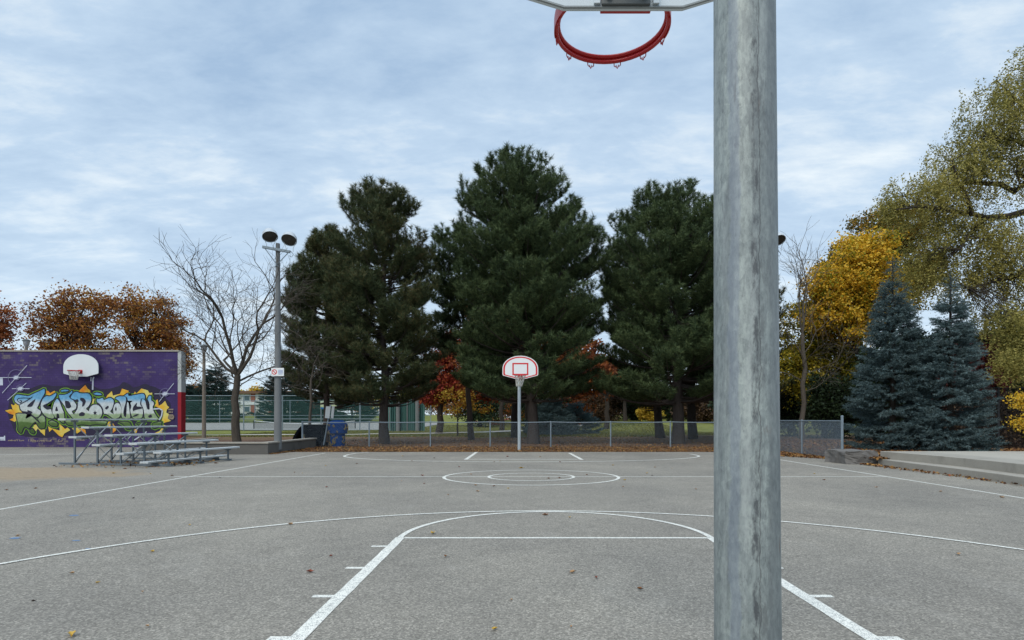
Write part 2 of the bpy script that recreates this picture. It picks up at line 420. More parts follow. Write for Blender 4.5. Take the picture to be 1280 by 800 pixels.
MA = dict(
    asphalt=asphalt(), paint=line_paint(), ground=ground_mat(),
    conc=concrete("aged_concrete", (0.36, 0.335, 0.29), 0.65, 1.6), conc_dark=concrete("dark_concrete", (0.135, 0.13, 0.12), 0.85, 2.2),
    slab=concrete("slab_concrete", (0.42, 0.39, 0.335), 0.35, 1.3), stone=concrete("rough_stone", (0.17, 0.16, 0.15), 0.8, 3.5),
    polecon=concrete("pole_concrete", (0.19, 0.20, 0.205), 0.3), woodpole=concrete("weathered_pole", (0.23, 0.20, 0.165), 0.3),
    galv=galvanised("galvanised_pole", (0.30, 0.33, 0.32), True, 0.58, 0.25), galv_p=galvanised("galvanised_steel", (0.42, 0.47, 0.50), False, 0.55, 0.3),
    fence=galvanised("fence_steel", (0.21, 0.26, 0.30), False, 0.6, 0.2), wire=plain("fence_wire", (0.25, 0.31, 0.36), 0.6, 0.2),
    teal=plain("green_vinyl", (0.05, 0.13, 0.12), 0.6), blackf=plain("black_vinyl", (0.02, 0.022, 0.025), 0.6),
    alu=plain("brushed_aluminium", (0.55, 0.58, 0.59), 0.5, 0.35, 0.12, 3), steel_d=plain("painted_steel", (0.15, 0.18, 0.205), 0.5, 0.2),
    white=plain("white_enamel", (0.78, 0.80, 0.80), 0.45, 0, 0.04, 2), white_d=plain("dull_white_board", (0.66, 0.70, 0.72), 0.6, 0, 0.06, 2),
    board_back=plain("board_back", (0.62, 0.69, 0.73), 0.5, 0, 0.12, 4), board_edge=plain("board_edge", (0.27, 0.30, 0.31), 0.6, 0, 0.35, 20),
    red=plain("red_enamel", (0.48, 0.016, 0.018), 0.35, 0, 0.18, 10, 0.5), redline=plain("red_line_paint", (0.62, 0.03, 0.035), 0.5, 0, 0.1),
    bracket=plain("bracket_steel", (0.10, 0.11, 0.11), 0.5, 0.4), net=plain("white_net", (0.50, 0.49, 0.45), 0.9),
    mural=mural_wall(), cap=concrete("wall_cap", (0.36, 0.33, 0.29), 0.3), redpost=plain("red_wall_paint", (0.28, 0.012, 0.022), 0.7, 0, 0.15),
    greypaint=plain("pale_wall_paint", (0.42, 0.44, 0.44), 0.8, 0, 0.2, 2),
    bark_pine=bark("pine_bark", (0.075, 0.062, 0.055)), bark_bare=bark("bare_bark", (0.085, 0.073, 0.06)), bark_dark=bark("dark_bark", (0.05, 0.042, 0.036)),
    bark_grey=bark("grey_bark", (0.11, 0.096, 0.08)),
    blue=plain("blue_plastic", (0.006, 0.048, 0.20), 0.55, 0, 0.25, 4, .2), black=plain("black_plastic", (0.005, 0.006, 0.009), 0.8, 0, 0.3, 4, .05),
    glass_d=plain("dark_glass", (0.05, 0.09, 0.11), 0.15, 0, 0.2, 2, 0.6), lamp_in=plain("lamp_reflector", (0.07, 0.065, 0.055), 0.35, 0.3, 0.3, 4),
    lamp_out=plain("lamp_shell", (0.50, 0.53, 0.55), 0.4, 0.3), stucco=plain("pale_stucco", (0.58, 0.60, 0.58), 0.9, 0, 0.08, 0.5),
    brick=plain("red_brick", (0.28, 0.10, 0.07), 0.9, 0, 0.2, 3), roofing=plain("brown_roofing", (0.15, 0.09, 0.06), 0.9),
    soil=plain("bark_mulch", (0.12, 0.068, 0.042), 0.95, 0, 0.6, 14), path=plain("pale_path", (0.38, 0.36, 0.32), 0.95, 0, 0.12, 2),
    tennis=plain("tennis_surface", (0.25, 0.245, 0.225), 0.9, 0, 0.1, 0.4),
)

# ------------------------------------------------------------------ the ground
def sstep(a, b, t):
    t = np.clip((t - a) / (b - a), 0, 1); return t * t * (3 - 2 * t)
def gz(x, y):
    """height of the natural ground"""
    x = np.asarray(x, float); y = np.asarray(y, float)
    z = -0.03 + 0.05 * sstep(23.4, 25.5, y)
    z = z + 0.27 * sstep(10.2, 12.0, x) * sstep(16.6, 17.6, y) * (1 - 0.6 * sstep(30, 45, y))
    z = z + (0.62 * np.clip((y - 66) / 36, 0, 1) + 1.75 * sstep(103, 142, y)) * sstep(-4, -12, x)
    z = z + 0.9 * sstep(50, 75, y) * sstep(4, 14, x) + 1.6 * sstep(80, 110, y) * sstep(-14, 0, x)
    z = z + 0.03 * np.sin(x * 0.7) * np.sin(y * 0.5) * sstep(30, 40, y)
    return z
def gzf(x, y): return float(gz(x, y))
xs = np.concatenate([np.linspace(-600, -60, 14), np.linspace(-54, 54, 109), np.linspace(60, 600, 14)])
ys = np.concatenate([np.linspace(-60, 14, 10), np.linspace(16, 60, 89), np.linspace(62, 140, 40), np.linspace(160, 1500, 16)])
XX, YY = np.meshgrid(xs, ys)
ZZ = gz(XX, YY)
# the natural ground lies lower wherever something paved covers it
ZZ = np.where((YY < 23.2) & (XX < 10.0), -0.06, ZZ)
ZZ = np.where((YY < 27.6) & (XX < -9.8), -0.06, ZZ)
gm = MB(); nx = len(xs)
gm.add(np.stack([XX, YY, ZZ], -1).reshape(-1, 3),
       [(j * nx + i, j * nx + i + 1, (j + 1) * nx + i + 1, (j + 1) * nx + i) for j in range(len(ys) - 1) for i in range(nx - 1)])
struct(gm.build("ground", MA["ground"], smooth=True))

# asphalt court with a ragged far edge
rng = random.Random(3)
edge = [(-9.6 + 0.25 * i, 23.55 + rng.uniform(-0.05, 0.05)) for i in range(80)]
cm = MB()
front = [(p[0], -12.0) for p in edge]
cm.add([(x, y, 0) for x, y in front] + [(x, y, 0) for x, y in edge], [(i, i + 1, i + 81 - 0, i + 80) for i in range(79)])
ex = edge[-1][0]
cm.add([(ex, -12, 0), (11.2, -12, 0), (11.2, 17.3, 0), (10.5, 18.6, 0), (ex, 23.4, 0)], [(0, 1, 2, 3, 4)])
cm.add([(-70, -12, 0), (-9.6, -12, 0), (-9.6, 23.5, 0), (-9.6, 26.9, 0), (-16.3, 27.5, 0), (-70, 27.5, 0)], [(0, 1, 2, 3, 4, 5)])
court = struct(cm.build("court", MA["asphalt"]))
court.data.update()

def arc(cx, cy, rx, ry, a0, a1, n=64):
    return [(cx + rx * math.cos(math.radians(a0 + (a1 - a0) * i / n)), cy + ry * math.sin(math.radians(a0 + (a1 - a0) * i / n))) for i in range(n + 1)]
def pline(name, path, wdt, z=0.004, closed=False):
    rj = random.Random(len(path) + int(wdt * 999) + int(path[0][0] * 7)); path = [(x + .25 * wdt * .12 * rj.uniform(-1, 1), y + .25 * wdt * .12 * rj.uniform(-1, 1)) for x, y in path]
    b = MB().band(path, .0015 + z * .3, wdt * 1.22, closed); return b.build(name, MA["paint"], court)
def seg(a, b, n=20):
    return [(a[0] + (b[0] - a[0]) * i / n, a[1] + (b[1] - a[1]) * i / n) for i in range(n + 1)]
pline("sideline", seg((-7.68, -8), (-7.7, 22.6)), 0.052)
pline("sideline", seg((8.42, -8), (8.46, 19.6)), 0.052)
pline("centre_line", seg((-8.02, 13.3), (8.42, 13.3)), 0.05, 0.008)
pline("centre_circle", arc(0.22, 13.3, 2.0, 1.72, 0, 356.25, 95), 0.06, 0.012, True)
pline("centre_circle", arc(0.22, 13.3, 0.98, 0.88, 0, 354, 59), 0.055, 0.012, True)
pline("free_throw_line", seg((-1.31, 6.45), (2.08, 6.45)), 0.05, 0.004)
pline("lane_line", seg((-1.36, 3.2), (-1.36, 6.47)), 0.085, 0.008)
pline("lane_line", seg((2.12, 3.2), (2.12, 6.47)), 0.085, 0.008)
pline("free_throw_arc", arc(0.38, 6.47, 1.745, 1.79, 0, 180, 60), 0.055, 0.012)
pline("three_point_arc", arc(0.34, 2.41, 5.85, 5.92, -30, 210, 120), 0.05, 0.016)
for s_, x0 in ((-1, -1.40), (1, 2.165)):
    for py, wd in ((683, .05), (710, .05), (745.5, .05)):
        y = F * CH / (py - HY); pline("lane_mark", seg((x0, y), (x0 + s_ * 0.17, y), 4), wd, 0.004)
    pline("lane_block", seg((x0, 3.47), (x0 + s_ * 0.14, 3.47), 4), 0.085, 0.004)
pline("lane_line", seg((-1.82, 23.3), (-1.84, 18.95)), 0.1, 0.004)
pline("lane_line", seg((1.88, 22.6), (1.98, 18.9)), 0.1, 0.004)
pline("free_throw_line", seg((-1.84, 19.1), (1.98, 19.1)), 0.09, 0.008)
pline("three_point_arc", [(-6.15, 23.2), (-6.45, 22.4), (-6.5, 21.6)] + arc(0.0, 21.2, 6.45, 3.3, 180, 360, 60) + [(6.45, 21.6), (6.4, 21.9)], 0.075, 0.012)
pline("court_line", seg((-24, 20.9), (-13.2, 22.6)), 0.07)

# blue chalk smears
for px, py, l_, in ((92, 644.5, 0.10), (95, 676, 0.055), (18, 673, 0.09), (110, 686, .035)):
    g_ = G(px, py); mb = MB()
    pts = [(g_.x + l_ * math.cos(a) * random.Random(int(px + a * 9)).uniform(.5, 1), g_.y + l_ * .4 * math.sin(a), 0.004) for a in np.linspace(0, 5.6, 9)]
    mb.add(pts, [tuple(range(9))])
    mb.build("chalk_smear", plain("blue_chalk", (0.14, 0.24, 0.40), 0.9, 0, 0.5, 60), court)

# path, tennis court
pth = [(-60, 41), (-30, 43.5), (-13, 46), (-6, 51.5), (-1.5, 58), (3, 68), (8, 80), (15, 97), (26, 115)]
mb = MB(); dens = []
for a, b in zip(pth[:-1], pth[1:]): dens += seg(a, b, 8)[:-1]
L_, R_ = [], []
for i, p in enumerate(dens):
    a, b = dens[max(0, i - 1)], dens[min(len(dens) - 1, i + 1)]
    d = Vector((b[0] - a[0], b[1] - a[1])).normalized(); n_ = Vector((-d.y, d.x)) * 0.9
    for Q, s_ in ((L_, 1), (R_, -1)):
        x, y = p[0] + s_ * n_.x, p[1] + s_ * n_.y; Q.append((x, y, gzf(x, y) + 0.11))
mb.add(R_ + L_, [(i, i + 1, i + 1 + len(L_), i + len(L_)) for i in range(len(L_) - 1)])
struct(mb.build("path", MA["path"]))
mb = MB(); tx = np.linspace(-90, -13.2, 40); ty = np.linspace(65.6, 102, 20); TX, TY = np.meshgrid(tx, ty)
mb.add(np.stack([TX, TY, gz(TX, TY) + .07], -1).reshape(-1, 3), [(j * 40 + i, j * 40 + i + 1, j * 40 + i + 41, j * 40 + i + 40) for j in range(19) for i in range(39)]); struct(mb.build("tennis_court", MA["tennis"]))
mb = MB(); mb.band(seg((-9, 104), (46, 104), 30), 0, 5)
for a in mb.v: a[:, 2] = gz(a[:, 0], a[:, 1]) + 0.06
struct(mb.build("running_track", plain("red_track", (0.32, 0.09, 0.06), 0.95)))

# ------------------------------------------------------------------ purple mural wall
WY = 27.4
def Wp(px, py, off=0.0):
    p = P(px, py, WY); return Vector((p.x, WY - off, p.z))
wx1 = Wp(222.3, 0).x
wtop = Wp(0, 439.5).z
wall = thing("mural_wall", "long purple painted block wall with colourful graffiti lettering beside the bleachers", "wall", (-24, WY, 0))
MB().box(((-62 + wx1) / 2, WY + 0.17, wtop / 2 - 0.05), (wx1 + 62, 0.34, wtop + 0.1)).build("wall_face", MA["mural"], wall)
MB().box(((-62 + wx1) / 2 + 0.02, WY + 0.17, wtop + 0.035), (wx1 + 62.08, 0.42, 0.07)).build("wall_cap", MA["cap"], wall)
zr = Wp(0, 490).z
MB().box((wx1 + 0.085, WY + 0.17, zr / 2 - 0.03), (0.164, 0.36, zr + 0.06)).build("end_post", MA["redpost"], wall)
MB().box((wx1 + 0.085, WY + 0.17, (zr + wtop) / 2), (0.164, 0.36, wtop - zr)).build("end_post", MA["greypaint"], wall)
def zA(l, off): return [Wp(x / 10.6667, 480 + y / 10.6667, off) for x, y in l]
def zB(l, off): return [Wp(110 + x / 10.6667, 480 + y / 10.6667, off) for x, y in l]
def zT(l, off): return [Wp(x / 10.6667, 430 + y / 10.6667, off) for x, y in l]
def zU(l, off): return [Wp(110 + x / 10.6667, 430 + y / 10.6667, off) for x, y in l]
def sm(l, it=1):
    """round the corners of a traced outline a little"""
    for _ in range(it):
        o = []
        for i in range(len(l)):
            a, b = Vector(l[i]), Vector(l[(i + 1) % len(l)])
            o += [a.lerp(b, 0.18), a.lerp(b, 0.82)]
        l = o
    return l
def grow(l, d):
    c = sum((Vector(p) for p in l), Vector()) / len(l); out = []; n = len(l)
    area = sum(l[i][0] * l[(i + 1) % n][2] - l[(i + 1) % n][0] * l[i][2] for i in range(n))
    s_ = 1 if area > 0 else -1
    for i in range(n):
        a, b, e_ = Vector(l[i - 1]), Vector(l[i]), Vector(l[(i + 1) % n])
        t = (e_ - a); t.normalize(); out.append(b + Vector((t.z, 0, -t.x)) * d * s_)
    return out
def paint(mb, poly): mb.prism(poly, (0, 0.002, 0))
z0_, z1_ = Wp(0, 545).z, Wp(0, 485).z
letters_m = zramp("letter_paint", [(0.0, (0.05, 0.10, 0.025)), (0.28, (0.10, 0.17, 0.05)), (0.31, (0.25, 0.34, 0.17)), (0.45, (0.33, 0.43, 0.26)),
                                    (0.48, (0.60, 0.65, 0.62)), (0.68, (0.56, 0.63, 0.67)), (0.77, (0.17, 0.42, 0.64)), (1.0, (0.09, 0.32, 0.58))], z0_, z1_)
flame_m = NM("flame_paint", 0.8); flame_m.color(flame_m.ramp(flame_m.noise(1.6, 3), [(0.32, (0.62, 0.19, 0.02)), (0.47, (0.68, 0.42, 0.04)), (0.62, (0.62, 0.55, 0.16))])); flame_m = flame_m.m
dark_m = plain("outline_paint", (0.022, 0.022, 0.04), 0.8); lime_m = plain("lime_outline_paint", (0.14, 0.30, 0.03), 0.8)
halo_m = plain("shadow_paint", (0.028, 0.024, 0.05), 0.85); wpaint = plain("white_spray", (0.50, 0.54, 0.62), 0.85); spray = plain("thin_spray", (0.15, 0.14, 0.25), 0.85)
tan_m = plain("tan_marker", (0.30, 0.24, 0.18), 0.9)
LA = [  # traced letter bodies, left half
    [(192,200),(205,160),(240,138),(310,150),(390,160),(450,128),(530,95),(598,58),(610,95),(600,135),(545,225),(520,285),(500,325),(550,352),(556,385),(520,440),(480,450),(400,385),(375,340),(380,372),(300,365),(275,330),(268,280),(240,265),(205,240)],
    [(218,390),(372,395),(345,465),(395,440),(430,425),(510,500),(600,565),(605,590),(540,600),(500,540),(480,500),(440,540),(400,590),(385,600),(350,570),(320,590),(290,665),(240,620),(250,560),(240,500),(225,440)],
    [(410,605),(440,592),(475,640),(455,668),(405,640)],
    [(545,270),(580,190),(625,155),(670,165),(760,112),(758,150),(715,215),(690,225),(600,290),(640,340),(690,330),(700,380),(735,440),(715,465),(640,450),(590,410),(550,345)],
    [(505,460),(570,408),(612,450),(612,590),(560,555)],
    [(700,380),(712,300),(730,240),(768,188),(800,225),(835,320),(862,380),(868,470),(865,530),(830,520),(800,480),(790,400),(765,395),(760,460),(735,440)],
    [(785,140),(860,145),(930,120),(970,80),(975,115),(930,160),(940,190),(985,215),(1030,280),(1020,335),(960,365),(1000,410),(1050,465),(985,470),(900,370),(870,300),(800,200)],
    [(815,85),(870,70),(930,80),(910,100),(820,105)],
    [(945,175),(985,112),(1030,100),(1080,125),(1190,120),(1225,170),(1225,230),(1190,300),(1150,330),(1220,380),(1235,450),(1150,475),(1000,465),(990,400),(1040,330),(1045,240),(1005,212),(958,198)],
    [(640,510),(700,480),(780,520),(770,570),(690,560)], [(870,480),(1050,480),(1235,490),(1230,560),(1100,540),(1000,560),(900,545)],
]
LB = [  # right half
    [(105 + 92 * math.cos(a), 378 + 108 * math.sin(a)) for a in np.linspace(0, 6.0, 18)],
    [(120,190),(150,200),(205,180),(215,215),(300,175),(350,210),(352,260),(330,330),(300,370),(350,400),(410,455),(350,470),(250,400),(215,400),(205,330),(165,270),(120,240)],
    [(70,130),(120,110),(180,125),(195,150),(110,150)],
    [(396 + 58 * math.cos(a), 352 + 104 * math.sin(a)) for a in np.linspace(0, 6.0, 18)],
    [(360,190),(415,160),(505,165),(518,200),(512,250),(495,300),(478,380),(490,430),(512,445),(520,290),(525,235),(550,250),(558,330),(575,460),(520,465),(460,460),(445,400),(452,320),(425,230)],
    [(480,160),(540,118),(545,160),(600,150),(745,122),(768,160),(765,205),(715,190),(700,270),(735,320),(742,380),(728,460),(605,465),(575,400),(566,350),(582,300),(565,250),(600,225),(535,228),(525,180)],
    [(722,190),(770,212),(795,330),(825,345),(822,250),(795,205),(818,150),(853,160),(850,220),(880,235),(888,270),(870,300),(880,360),(935,450),(985,480),(850,475),(760,472),(745,330),(712,270)],
    [(0,495),(265,490),(245,550),(120,540),(10,548)], [(400,500),(560,500),(600,590),(530,612),(480,540)], [(640,520),(790,500),(700,560)], [(860,520),(990,495),(985,560),(870,600)],
]
CA = [[(365,300),(400,260),(485,195),(465,240),(435,300),(400,305)], [(575,285),(690,235),(715,205),(700,250),(640,265),(625,290),(690,300),(685,325),(640,345),(600,320)],
      [(740,360),(762,290),(785,360)], [(290,368),(378,373),(374,345),(430,366),(446,386),(398,404),(370,396),(318,389)], [(870,220),(930,230),(960,300),(930,325),(885,320)], [(1080,180),(1130,190),(1155,230),(1130,290),(1100,305),(1110,240),(1075,215)],
      [(1060,395),(1100,370),(1142,388),(1130,425),(1062,428)], [(1010,210),(1045,200),(1060,235),(1035,240)]]
CB = [[(230,320),(275,285),(285,310),(250,345)], [(378,300),(390,335),(378,365),(366,335)], [(600,330),(620,290),(665,240),(650,300),(710,300),(738,325),(640,345),(610,365)],
      [(590,440),(650,400),(690,402),(650,430)], [(782,205),(803,200),(815,322),(797,332)], [(806,425),(850,402),(862,440),(820,452)],
      [(100 + (30 if i % 2 == 0 else 12) * math.sin(i * math.pi / 5), 385 - (34 if i % 2 == 0 else 13) * math.cos(i * math.pi / 5)) for i in range(10)],
      [(905,345),(965,345),(985,370),(962,440)]]
FA = [[(70,355),(150,335),(175,350),(150,270),(190,285),(215,255),(255,290),(265,350),(325,380),(225,390),(220,440),(235,470),(200,505),(130,475),(175,455),(185,410),(130,395)],
      [(440,585),(490,505),(540,560),(605,615),(600,690),(545,640),(510,590),(470,640)],
      [(645,565),(690,590),(760,610),(800,620),(795,530),(830,560),(870,600),(905,580),(940,615),(860,660),(835,710),(790,690),(700,600),(660,640)],
      [(960,590),(1050,580),(1140,610),(1150,665),(1090,620),(1060,640),(1030,660),(1000,630)], [(610,85),(650,95),(670,120),(730,90),(740,105),(650,165),(625,150)],
      [(1050,100),(1100,50),(1140,12),(1170,60),(1205,85),(1205,110),(1130,112)], [(230,610),(255,625),(240,650)], [(1240,200),(1265,195),(1250,260),(1230,265)], [(920,285),(945,295),(935,318)], [(1070,405),(1100,410),(1080,425)]]
FB = [[(210,250),(260,150),(320,95),(335,155),(430,130),(455,62),(545,90),(540,110),(470,150),(350,190),(330,215),(300,170)],
      [(600,155),(630,100),(645,130),(715,60),(800,85),(820,120),(860,115),(855,140),(800,160),(780,190),(765,140),(730,120)],
      [(885,290),(910,260),(905,220),(930,205),(945,290),(985,270),(1030,225),(1060,290),(1085,310),(1055,340),(1045,380),(1080,400),(1065,460),(1110,490),(1010,520),(985,500),(1000,420),(1000,350),(960,325)],
      [(260,550),(280,490),(320,500),(355,555),(375,580),(375,620),(330,655),(295,590)], [(570,660),(630,590),(660,610),(650,650),(600,660)],
      [(890,655),(960,625),(1010,545),(1060,560),(1010,590),(990,630),(1040,660)], [(915,370),(960,390),(950,430)], [(820,450),(835,445),(825,470)]]
mb = MB()
paint(mb, sm(zA([(120,250),(150,120),(330,90),(560,0),(720,30),(880,20),(1050,30),(1180,-20),(1300,60),(1380,70),(1480,60),(1640,10),(1720,60),(1900,20),(2050,30),(2160,90),(2200,180),(2280,260),(2280,420),(2260,560),(2200,640),(1900,640),(1500,640),(1200,690),(900,680),(600,720),(300,700),(200,640),(150,520),(100,400)], 0.004)))
paint(mb, sm(zU([(420,560),(470,500),(560,540),(620,600),(760,520),(900,600),(900,760),(420,720)], 0.003)))
mb.build("painted_shadow", halo_m, wall)
fl = MB(); lo = MB(); le = MB(); ct = MB(); lm = MB()
for T, Ls, Fs, Cs in ((zA, LA, FA, CA), (zB, LB, FB, CB)):
    for q in Fs: paint(lo, grow(T(q, 0.009), 0.035)); paint(fl, T(q, 0.014))
    for i, q in enumerate(Ls):
        g_ = sm(T(q, 0.0)); sh = 0.0006 * i
        paint(lm, [Vector((p.x, WY - 0.0115 - sh * .5, p.z)) for p in grow(g_, 0.085)])
        paint(lo, [Vector((p.x, WY - 0.020 - sh * .5, p.z)) for p in grow(g_, 0.042)])
        paint(le, [Vector((p.x, WY - 0.028 - sh, p.z)) for p in grow(g_, -0.012)])
    for q in Cs: paint(ct, sm(T(q, 0.040)))
def stroke(mb, pts, wdt, off):
    for a, b in zip(pts[:-1], pts[1:]):
        a, b = Vector(a), Vector(b); d = (b - a).normalized(); n_ = Vector((-d.z, 0, d.x)) * wdt / 2
        paint(mb, [a - n_, b - n_, b + n_, a + n_])
stroke(ct, zA([(420,190),(330,185),(260,190),(240,205),(250,235),(285,250),(300,228),(270,215)], 0.042), 0.03, 0)
stroke(ct, zA([(440,170),(400,200),(340,235),(270,272)], 0.042), 0.035, 0)
lm.build("lime_outline", lime_m, wall); lo.build("letter_outline", dark_m, wall); fl.build("painted_flame", flame_m, wall)
le.build("graffiti_letter", letters_m, wall); ct.build("letter_counter", dark_m, wall)
wt = MB()
stroke(wt, zB([(880,335),(960,328),(1000,352),(990,420),(960,480)], 0.05), 0.06, 0)
wt.build("letter_tail", wpaint, wall)
st = MB(); ha = MB()
def sparkle(T, c, h0, h1, d0, d1, rr):
    stroke(st, T([(h0, c[1]), (h1, c[1])], 0.0445), 0.026, 0); stroke(st, T([d0, c, d1], 0.041), 0.024, 0)
    ring = T([(c[0] + rr * math.cos(a), c[1] + rr * math.sin(a)) for a in np.linspace(2.2, 5.6, 20)], 0.047)
    stroke(ha, ring, 0.028, 0)
    for k, s_ in ((0.26, 0.0) , (0.5, 1.0)):
        pass
    paint(st, T([(c[0] + 26 * math.cos(a) * (1 + .6 * math.cos(a + .9) ** 2), c[1] + 22 * math.sin(a)) for a in np.linspace(0, 6.0, 14)], 0.050))
    paint(ha, T([(c[0] + 48 * math.cos(a), c[1] + 36 * math.sin(a)) for a in np.linspace(0, 6.0, 16)], 0.037))
sparkle(zT, (225, 448), -40, 430, (40, 655), (370, 285), 105)
sparkle(zT, (280, 596), 170, 405, (110, 750), (360, 520), 50)
sparkle(zU, (1035, 665), 895, 1165, (955, 770), (1150, 525), 70)
stroke(st, zB([(600, 760), (660, 725), (790, 635)], 0.044), 0.05, 0)
paint(st, zT([(-60, 445), (38, 445), (40, 550), (-60, 552)], 0.006))
stroke(st, zA([(-30, 720), (60, 720)], 0.006), 0.1, 0); stroke(st, zA([(62, 690), (64, 755)], 0.009), 0.06, 0); stroke(st, zA([(5, 745), (60, 745)], 0.012), 0.05, 0)
stroke(st, zT([(1252, 440), (1240, 470), (1236, 610)], 0.006), 0.07, 0); stroke(st, zT([(1215, 442), (1213, 495)], 0.006), 0.05, 0)
ha.build("spray_halo", spray, wall); st.build("painted_sparkle", wpaint, wall)
tn = MB(); rr_ = random.Random(8)
for row, (x0, x1, y) in enumerate(((110, 330, 750), (380, 700, 755), (780, 840, 757), (1020, 1120, 745))):
    x = x0
    while x < x1:
        h = rr_.uniform(8, 34); stroke(tn, zA([(x, y + 10), (x + rr_.uniform(2, 16), y - h + 10)], 0.004 + 0.0005 * (x % 3)), 0.03, 0)
        if rr_.random() < .6: stroke(tn, zA([(x - 4, y + 8), (x + 22, y + rr_.uniform(-6, 8))], 0.007), 0.025, 0)
        x += rr_.uniform(16, 30)
for y in (340, 375, 415, 430, 445, 462):
    x = 1088
    while x < 1150:
        stroke(tn, zB([(x, y + 9), (x + 5, y - 9)], 0.055), 0.05, 0); x += rr_.uniform(12, 22)
stroke(tn, zB([(245, 740), (262, 765), (280, 735), (290, 760), (330, 755), (350, 765), (358, 725)], 0.006), 0.03, 0)
tn.build("marker_tag", tan_m, wall)

# ------------------------------------------------------------------ basketball hoops
def fan(cx, zb, w_, h_, wb, side0, side1, n=28):
    """fan-shaped board outline in x, z; zb bottom"""
    hw = w_ / 2
    pts = [(-wb / 2, 0), (wb / 2, 0), (hw - 0.03, side0 - 0.01), (hw, side0 + 0.03), (hw, side1)]
    for i in range(1, n):
        a = math.pi * i / n; pts.append((hw * math.cos(a), side1 + (h_ - side1) * math.sin(a) ** 0.92))
    pts += [(-hw, side1), (-hw, side0 + 0.03), (-hw + 0.03, side0 - 0.01)]
    return [(cx + x, zb + z) for x, z in pts]
def ringpts(c, r_, n=48, a0=0, a1=2 * math.pi):
    return [Vector((c[0] + r_ * math.cos(a0 + (a1 - a0) * i / n), c[1] + r_ * math.sin(a0 + (a1 - a0) * i / n), c[2])) for i in range(n + 1)]
def frame_strip(mb, outer, k, cx, cz, y, depth, t):
    n = len(outer); inner = [(cx + (x - cx) * k, cz + (z - cz) * k) for x, z in outer]
    for i in range(n):
        a, b = outer[i], outer[(i + 1) % n]; c_, d_ = inner[(i + 1) % n], inner[i]
        mb.prism([(a[0], y, a[1]), (b[0], y, b[1]), (c_[0], y, c_[1]), (d_[0], y, d_[1])], (0, depth, 0))
def build_net(c, parent, r0=0.21, r1=0.12, drop=0.36, skew=0.0, mat="net", rad=0.006):
    mb = MB(); n = 12
    for s_ in (1, -1):
        for k in range(n):
            pts = []
            for i in range(7):
                t = i / 6; a = 2 * math.pi * (k + s_ * 1.5 * t) / n; r_ = r0 + (r1 - r0) * t ** 0.7
                pts.append((c[0] + r_ * math.cos(a) + skew * t, c[1] + r_ * math.sin(a), c[2] - 0.02 - drop * t))
            mb.tube(pts, rad, 4)
    return mb.build("net", MA[mat], parent)

# near hoop, seen from behind
NB = Vector((0.383, 0.932, 0))
near = thing("basketball_hoop", "close galvanised pole with backboard seen from behind and red rim without a net", "basketball hoop", NB)
def pole_at(z): return Vector((0.370 + 0.0128 * z + 0.0, 0.932 + 0.0455 * z, z))
MB().tube([pole_at(z) for z in np.linspace(-0.1, 3.35, 12)], [0.0552 - .0016 * z for z in np.linspace(-0.1, 3.35, 12)], 64).build("pole", MA["galv"], near, True)
MB().lathe(pole_at(3.35), [(0.060, -0.02), (0.060, 0.02), (0.03, 0.035), (0.0, 0.038)], 32).build("pole_cap", MA["galv_p"], near, True)
BY, BZ, BX = 2.14, 2.864, 0.380
prof = fan(BX, BZ, 1.42, 0.92, 0.445, 0.15, 0.40)
mb = MB(); mb.prism([(x, BY + 0.013, z) for x, z in prof], (0, 0.0125, 0)); bb = mb.build("backboard", MA["board_back"], near)
mb = MB(); frame_strip(mb, prof, 0.986, BX, BZ + .4, BY + 0.004, 0.0088, 0); mb.build("board_edge", MA["board_edge"], bb)
mb = MB(); mb.prism([(x, BY + 0.0262, z) for x, z in fan(BX, BZ + 0.002, 1.415, 0.915, 0.445, 0.15, 0.40)], (0, 0.002, 0)); mb.build("front_face", MA["white"], bb)
mb = MB()
for x in (-0.105, 0.115): mb.box((BX + 0.005 + x, BY + 0.004, BZ + 0.395), (0.022, 0.0176, 0.77))
mb.build("stiffener", MA["board_back"], bb)
mb = MB(); mb.box((BX + 0.008, BY + 0.003, BZ + 0.113), (0.18, 0.0196, 0.22)); pl = mb.build("mounting_plate", MA["bracket"], near, bevel=0.004)
for sx in (-1, 1):
    for sz in (0.034, 0.19):
        MB().lathe((BX + 0.008 + sx * 0.066, BY - 0.007, BZ + sz), [(0.013, 0), (0.013, -0.010), (0.008, -0.011), (0.008, -0.018)][::1], 6, Vector((0, 1, 0))).build("bolt", MA["galv_p"], pl)
pt = pole_at(3.08)
mb = MB(); mb.tube([pt + Vector((0, 0.03, 0)), (BX + .008, 1.6, 3.07), (BX + .008, BY - 0.008, 3.05)], 0.038, 20); mb.build("extension_arm", MA["galv_p"], near, True)
mb = MB(); mb.lathe(pole_at(3.08) - Vector((0, 0, 0.07)), [(0.0595, 0), (0.066, 0.0), (0.066, 0.14), (0.0595, 0.14)], 32, caps=False); mb.build("clamp_collar", MA["galv_p"], near, True)
RC = Vector((0.392, 2.505, 3.052)); RR = 0.232
mb = MB(); mb.tube(ringpts(RC, RR), 0.0085, 12, False); mb.tube(ringpts(RC - Vector((0, 0, 0.021)), RR + 0.008), 0.0085, 12, False)
mb.lathe(RC, [(RR + .004, -.022), (RR + .009, -.022), (RR + .009, 0.002), (RR + .004, .002), (RR + .004, -.022)], 64, caps=False)
rim = mb.build("rim", MA["red"], near, True)
mb = MB()   # broad strap round the back half of the ring, rising towards the board
n = 48; a0, a1 = math.radians(168), math.radians(372)
ins, outs = [], []
